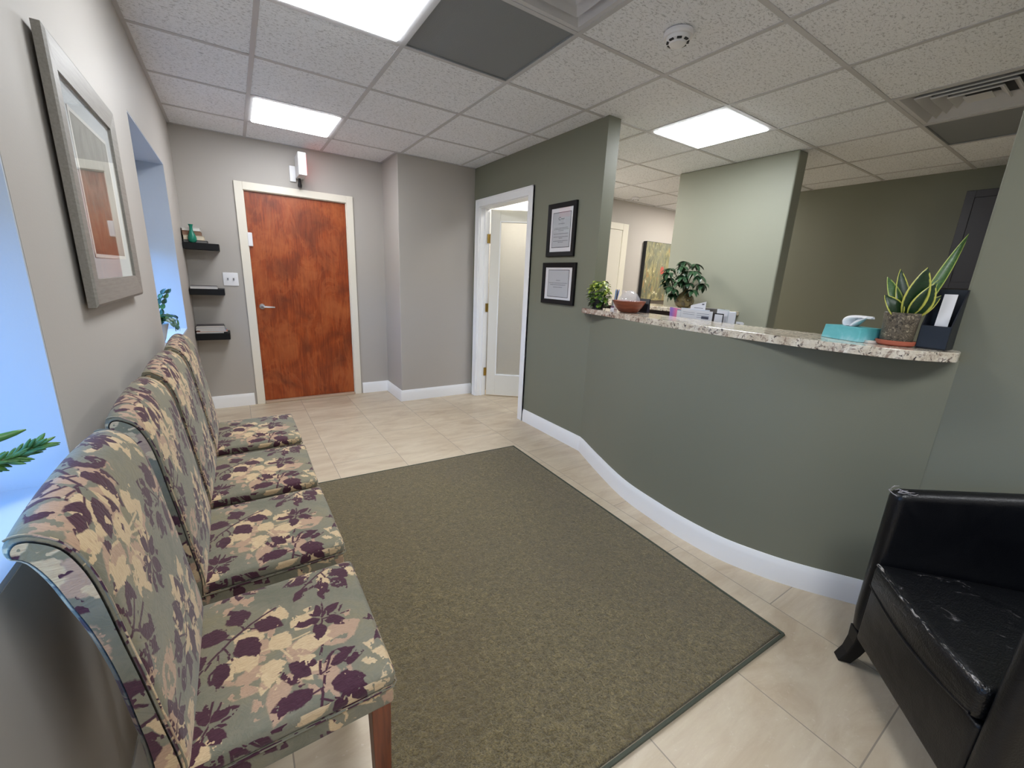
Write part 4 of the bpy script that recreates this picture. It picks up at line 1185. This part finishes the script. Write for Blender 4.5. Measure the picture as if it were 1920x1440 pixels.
MB().lathe([(.0, .0552), (.024, .0552), (.024, .0558), (.0, .0558)], seg=24).build('opening', simple('dark_slot', srgb(60, 100, 105), .8), t)
mb = MB(); nu, nv = 14, 9; vs = []
for i in range(nu + 1):
    for j in range(nv + 1):
        u = i / nu; v = j / nv - .5
        x = .018 * math.sin(v * 9 + u * 3) * (1 - u * .6); spread = (.022 + .030 * math.sin(math.pi * min(1, u * 1.15))) * (1 - max(0, u - .6) * 1.9)
        y = v * 2 * spread * .8 - (u ** 1.7) * .085 + .012; z = .052 + .044 * math.sin(min(1.75, u * 2.1)) + .005 * math.cos(v * 12)
        vs.append((x, y, z))
fs = [(i * (nv + 1) + j, i * (nv + 1) + j + 1, (i + 1) * (nv + 1) + j + 1, (i + 1) * (nv + 1) + j) for i in range(nu) for j in range(nv)]
mb.add(vs, fs); mb.build('tissue', simple('tissue_white', srgb(240, 240, 244), .9), t, smooth=True, sharp=0, solid=.001)
# clear card tray
t = thing('card_tray', 'clear low card tray between the tissue box and the snake plant', 'card tray', (2.415, .575, ZC1 + .0005), R(-35))
MB().box(-.04, .04, -.03, .03, 0, .003).build('tray', simple('clear_plastic', srgb(190, 182, 178), .15), t)
MB().box(-.036, .036, -.026, .026, .003, .010).build('cards', simple('pale_cards', srgb(220, 214, 206), .6), t)

# wooden bowl with glass dome
t = thing('wooden_bowl', 'reddish-brown wooden bowl under a clear dome at the left end of the counter', 'bowl', (2.505, 1.905, ZC1 + .0005))
def m_bowl():
    k = NT('polished_bowl_wood'); n = k.noise(k.mapping(k.coord(), sca=(1, 1, 6)), 9, 4, .6)
    k.base(k.ramp(n, [(.3, srgb(102, 48, 32)), (.7, srgb(146, 80, 54))]), .28); return k.m
MB().lathe([(.0, 0), (.048, 0), (.062, .006), (.086, .034), (.104, .068), (.108, .076), (.104, .077), (.082, .044), (.055, .014), (.0, .010)], seg=48).build('bowl', m_bowl(), t, smooth=True, sharp=0)
def m_dome():
    k = NT('clear_dome')
    k.base((.8, .8, .84), .05); k.b.inputs['Alpha'].default_value = .16; k.b.inputs['Specular IOR Level'].default_value = 1.0; return k.m
M['dome'] = m_dome()
pr = [(.072 * math.sin(a_), .052 + .090 * math.cos(a_)) for a_ in [math.pi / 2 * q / 12 for q in range(13)]]
pr[0] = (0.0, pr[0][1])
MB().lathe(pr[::-1] , seg=40, caps=False).build('dome', M['dome'], t, smooth=True, sharp=0, solid=.003)
MB().lathe([(.0, 0), (.009, .002), (.012, .010), (.008, .018), (.0, .020)], c=(-.03, .03, .125), seg=20).build('knob', M['dome'], t, smooth=True)
MB().lathe([(.0, .015), (.05, .016), (.064, .03), (.068, .05), (.0, .052)], seg=24).build('contents', simple('wrapped_sweets', srgb(186, 184, 190), .3, bumpy=1, bscale=60), t, smooth=True)

# black card stand
t = thing('card_stand', 'black wedge-shaped card stand just right of the wooden bowl', 'card stand', (2.640, 1.905, ZC1 + .0005), 0)
mb = MB(); mb.prism([(-.02, 0), (.014, 0), (.010, .092), (.004, .092)], -.055, .055, axis='y'); mb.build('wedge', M['navyblack'], t, bevel=.001)
MB().box(-.024, -.020, -.05, .05, 0, .012).build('front_lip', M['navyblack'], t)

# pen cup + pens
t = thing('pen_cup', 'white pen cup behind the wooden bowl', 'cup', (2.62, 2.135, ZC1 + .0005))
MB().lathe([(.0, 0), (.021, 0), (.024, .004), (.024, .070), (.022, .070), (.021, .006), (.0, .006)], seg=28).build('cup', M['white_plastic'], t, smooth=True)
for i, (dx, dy, lx, ly, c_, lab) in enumerate([(.004, .006, .012, .03, srgb(60, 110, 190), 'blue pen leaning right in the white cup'), (-.006, .004, .002, .012, srgb(90, 140, 210), 'light blue upright pen in the white cup'),
                                     (.0, -.008, -.012, .024, srgb(28, 32, 40), 'dark pen leaning left in the white cup')]):
    p = thing('pen', lab, 'pen', (2.62 + dx, 2.135 + dy, ZC1 + .008), group='pens in the white cup')
    m_ = simple('pen_body_%s' % ('blue', 'light', 'dark')[i], c_, .35)
    MB().tube([(0, 0, 0), (lx * .9, -ly * .5, .115)], .0038, 8).build('barrel', m_, p, smooth=True)
    MB().tube([(lx * .9, -ly * .5, .1152), (lx * 1.05, -ly * .58, .135)], [.0042, .003], 8).build('cap', m_, p, smooth=True)
t = thing('folded_tag', 'tiny white and purple paper tag lying before the bowl', 'paper tag', (2.50, 2.045, ZC1 + .0005), R(30))
MB().box(-.001, .001, -.012, .012, 0, .022).build('white_half', M['paper'], t, rot=(0, R(25), 0)); MB().box(.008, .010, -.010, .012, 0, .030).build('purple_half', simple('purple_card', srgb(110, 70, 100), .6), t)

# pothos
t = thing('potted_pothos', 'bushy lime green potted plant at the left tip of the counter', 'potted plant', (2.515, 2.195, ZC1 + .0005))
MB().lathe([(.0, 0), (.034, 0), (.042, .05), (.044, .065), (.040, .065), (.036, .05), (.0, .05)], seg=28).build('pot', M['black_matte'], t, smooth=True)
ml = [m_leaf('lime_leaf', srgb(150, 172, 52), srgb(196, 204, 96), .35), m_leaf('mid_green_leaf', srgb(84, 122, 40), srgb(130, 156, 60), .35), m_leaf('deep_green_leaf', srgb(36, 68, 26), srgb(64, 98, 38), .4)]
rr = random.Random(11); mbs = [MB(), MB(), MB()]
for q in range(240):
    th_ = rr.uniform(0, 2 * math.pi); zz = rr.uniform(.02, .195); rad = .070 * math.sqrt(max(.06, 1 - ((zz - .10) / .11) ** 2)) * rr.uniform(.55, 1.05)
    if math.cos(th_) > .2 and rad * math.cos(th_) > .06: rad *= .7
    o = Vector((math.cos(th_) * rad * .85, math.sin(th_) * rad, zz))
    if o.x + 2.515 > 2.52 and o.y + 2.195 > YE - .03: o.y = YE - .045 - 2.195 + 0 * o.y
    d_ = Vector((math.cos(th_), math.sin(th_), rr.uniform(-.6, .5)))
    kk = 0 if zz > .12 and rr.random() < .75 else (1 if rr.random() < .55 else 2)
    if zz < .07: kk = 2 if rr.random() < .7 else 1  # low leaves mostly deep green
    mbs[kk].leaf(o, d_, (0, 0, 1), rr.uniform(.026, .040), rr.uniform(.020, .030), rr.uniform(.2, 1.1), .3, seg=4)
for i, nm in enumerate(('lime_foliage', 'green_foliage', 'deep_foliage')):
    tag(mbs[i].build(nm, ml[i], t, smooth=True, sharp=0), kind=None)
mb = MB()
for q in range(12):
    a_ = q * .55; mb.tube([(0, 0, .05), (math.cos(a_) * .02, math.sin(a_) * .02, .10), (math.cos(a_) * .045, math.sin(a_) * .045, .13 + .03 * math.sin(q))], .0014, 5)
mb.build('stems', ml[1], t)

# vase with umbrella plant on the back counter
t = thing('plant_vase', 'round amber glass vase of umbrella-plant cuttings on the back counter', 'vase with plant', (3.95, 2.49, 1.1255))
def m_amber():
    k = NT('amber_glass'); n = k.noise(k.coord(), 14, 3, .6, .6)
    k.base(k.ramp(n, [(.35, srgb(66, 56, 34)), (.65, srgb(134, 120, 80))]), .06, 0, .7); k.b.inputs['Alpha'].default_value = .88; return k.m
MB().lathe([(.0, 0), (.045, 0), (.07, .012), (.088, .045), (.090, .07), (.078, .105), (.048, .132), (.024, .152), (.020, .18), (.024, .20), (.021, .20), (.017, .18), (.018, .155), (.0, .15)], seg=44).build('vase', m_amber(), t, smooth=True, sharp=0)
lm = m_leaf('dark_umbrella_leaf', srgb(22, 46, 30), srgb(52, 84, 54), .3); sm_ = simple('plant_stem', srgb(86, 96, 60), .6)
rr = random.Random(4); R3 = Vector((.25, -.96, 0)); 
heads = [(-.20, .20, .0), (-.16, .33, -.02), (-.06, .40, .02), (.02, .38, .06), (.08, .31, -.05), (.14, .20, .0), (-.10, .16, -.08), (.0, .22, -.10), (-.02, .27, -.04), (.06, .20, -.08), (-.14, .24, -.06), (.0, .31, -.02), (.10, .14, -.05), (-.07, .10, -.07), (-.04, .14, -.12), (.03, .25, -.12), (-.12, .29, -.10), (.13, .27, -.04), (-.03, .35, -.05)]
mb = MB(); ms = MB()
for (a_, z_, f_) in heads:
    c_ = R3 * a_ + Vector((f_, 0, z_ + .03))
    if c_.x > .12: c_.x = .12
    ms.tube([(0, 0, .10), (c_.x * .25, c_.y * .25, .22), (c_.x * .8, c_.y * .8, max(.2, c_.z * .9)), tuple(c_)], [.0035, .003, .0022, .002], 6)
    k0 = rr.uniform(0, 6)
    out = Vector((c_.x, c_.y, 0)).normalized() if c_.xy.length > .02 else Vector((0, 0, 0))
    for q in range(7):
        an = k0 + q * 2 * math.pi / 7 
        d_ = Vector((math.cos(an), math.sin(an), rr.uniform(-.5, .1))) + out * .35
        L_ = rr.uniform(.085, .115)
        if c_.x + d_.normalized().x * L_ > .175: continue
        mb.leaf(c_, d_, (0, 0, 1), L_, rr.uniform(.034, .044), rr.uniform(.5, 1.3), .25, seg=6)
mb.build('foliage', lm, t, smooth=True, sharp=0); ms.build('stems', sm_, t, smooth=True)

# ================================================================== plants on the sills
M['succ'] = m_leaf('succulent_leaf', srgb(96, 138, 52), srgb(60, 106, 60), .4, 40)
def sausage(mb, o, d, ln, r, bend=.0):
    o = Vector(o); d = Vector(d).normalized(); pts = []; rad = []
    for i in range(7):
        u = i / 6; pts.append(o + d * ln * u + Vector((0, 0, bend * u * u))); rad.append(r * (math.sin(math.pi * (.15 + .85 * u)) ** .55 if u < 1 else .12) + .0004)
    mb.tube(pts, rad, 8)
t = thing('potted_succulent', 'trailing succulent on the near window sill, poking in at the left edge', 'potted plant', (-.105, .80, ZS + .0125))
MB().lathe([(.0, 0), (.045, 0), (.058, .085), (.060, .09), (.055, .09), (.05, .075), (.0, .075)], seg=32).build('pot', simple('white_ceramic', srgb(220, 220, 222), .3), t, smooth=True)
mb = MB(); ms = MB(); T0 = Vector((-.105, .80, ZS + .0125))
stem = [Vector(p) - T0 for p in [(-.105, .80, .93), (-.09, .88, .975), (-.055, .955, .985), (-.02, .985, .985), (.012, 1.0, .998)]]
ms.tube(stem, [.006, .006, .005, .004, .003], 8)
rr = random.Random(9); cs = catmull([tuple(p) for p in stem], 6)
for i, p in enumerate(cs[8:]):
    tdir = (cs[min(len(cs) - 1, i + 9)] - cs[i + 7]).normalized()
    for q in range(4):
        a_ = i * 1.9 + q * 1.6; side = Matrix.Rotation(a_, 3, tdir) @ tdir.orthogonal().normalized()
        sausage(mb, p, tdir * 1.0 + side * rr.uniform(.45, 1.0), rr.uniform(.022, .034), .0028)
for (dx, dy, dz) in ((.5, .45, .35), (.2, .9, .3), (-.2, .8, .6), (.4, .2, .9), (-.3, .3, 1)):
    sausage(mb, (0, 0, .08), (dx, dy, dz), .10, .007)
sausage(mb, Vector((-.06, .955, 1.018)) - T0, (.75, .35, .16), .078, .0068)
mb.build('fleshy_leaves', M['succ'], t, smooth=True, sharp=0); ms.build('stem', simple('succulent_stem', srgb(130, 130, 96), .6), t, smooth=True)

t = thing('potted_holiday_cactus', 'arching holiday cactus in a white pot on the far window sill', 'potted plant', (-.068, 3.04, ZS + .0125))
MB().lathe([(.0, 0), (.034, 0), (.036, .018), (.03, .024), (.038, .045), (.058, .125), (.060, .13), (.055, .13), (.05, .115), (.0, .115)], seg=32).build('pot', simple('white_glazed_pot', srgb(214, 210, 208), .4), t, smooth=True)
mb = MB(); mb2 = MB(); rr = random.Random(21)
for s_ in range(26):
    a_ = rr.uniform(-1.3, 1.3); d_ = Vector((math.cos(a_), math.sin(a_) * .8, rr.uniform(.7, 1.5))).normalized()
    if s_ < 7: d_ = Vector((.35, rr.uniform(-.4, .4), 1.6)).normalized()
    p = Vector((rr.uniform(-.02, .02), rr.uniform(-.02, .02), .12)); L_ = 5 if s_ >= 7 else 7
    for k_ in range(L_):
        (mb if k_ % 2 else mb2).leaf(p, d_, Vector((0, 0, 1)) + Vector((.3, 0, 0)), .034, .020, .1, .15, seg=4, twist=rr.uniform(-.5, .5))
        p = p + d_ * .031; d_ = (d_ + Vector((0, 0, -.42 if s_ >= 7 else -.10)) * (.8 + .2 * k_)).normalized()
        if p.x > .075: d_.x = min(d_.x, .1); d_.normalize()
mb3 = MB()
for s_ in range(6):
    p = Vector((-.02, rr.uniform(-.02, .02), .12)); 
    for k_ in range(11):
        d_ = Vector((-.03, rr.uniform(-.12, .12), 1)).normalized()
        mb3.leaf(p, d_, (1, 0, 0), .038, .026, .1, .15, seg=4, twist=rr.uniform(-1, 1)); p = p + d_ * .032
mb.build('new_stem_segments', m_leaf('cactus_green', srgb(40, 88, 40), srgb(86, 130, 50), .4), t, smooth=True, sharp=0)
mb2.build('old_stem_segments', m_leaf('cactus_blue_green', srgb(24, 66, 52), srgb(60, 104, 84), .4), t, smooth=True, sharp=0)

mb3.build('upright_stem', m_leaf('cactus_upright_green', srgb(30, 74, 40), srgb(78, 116, 52), .4), t, smooth=True, sharp=0)
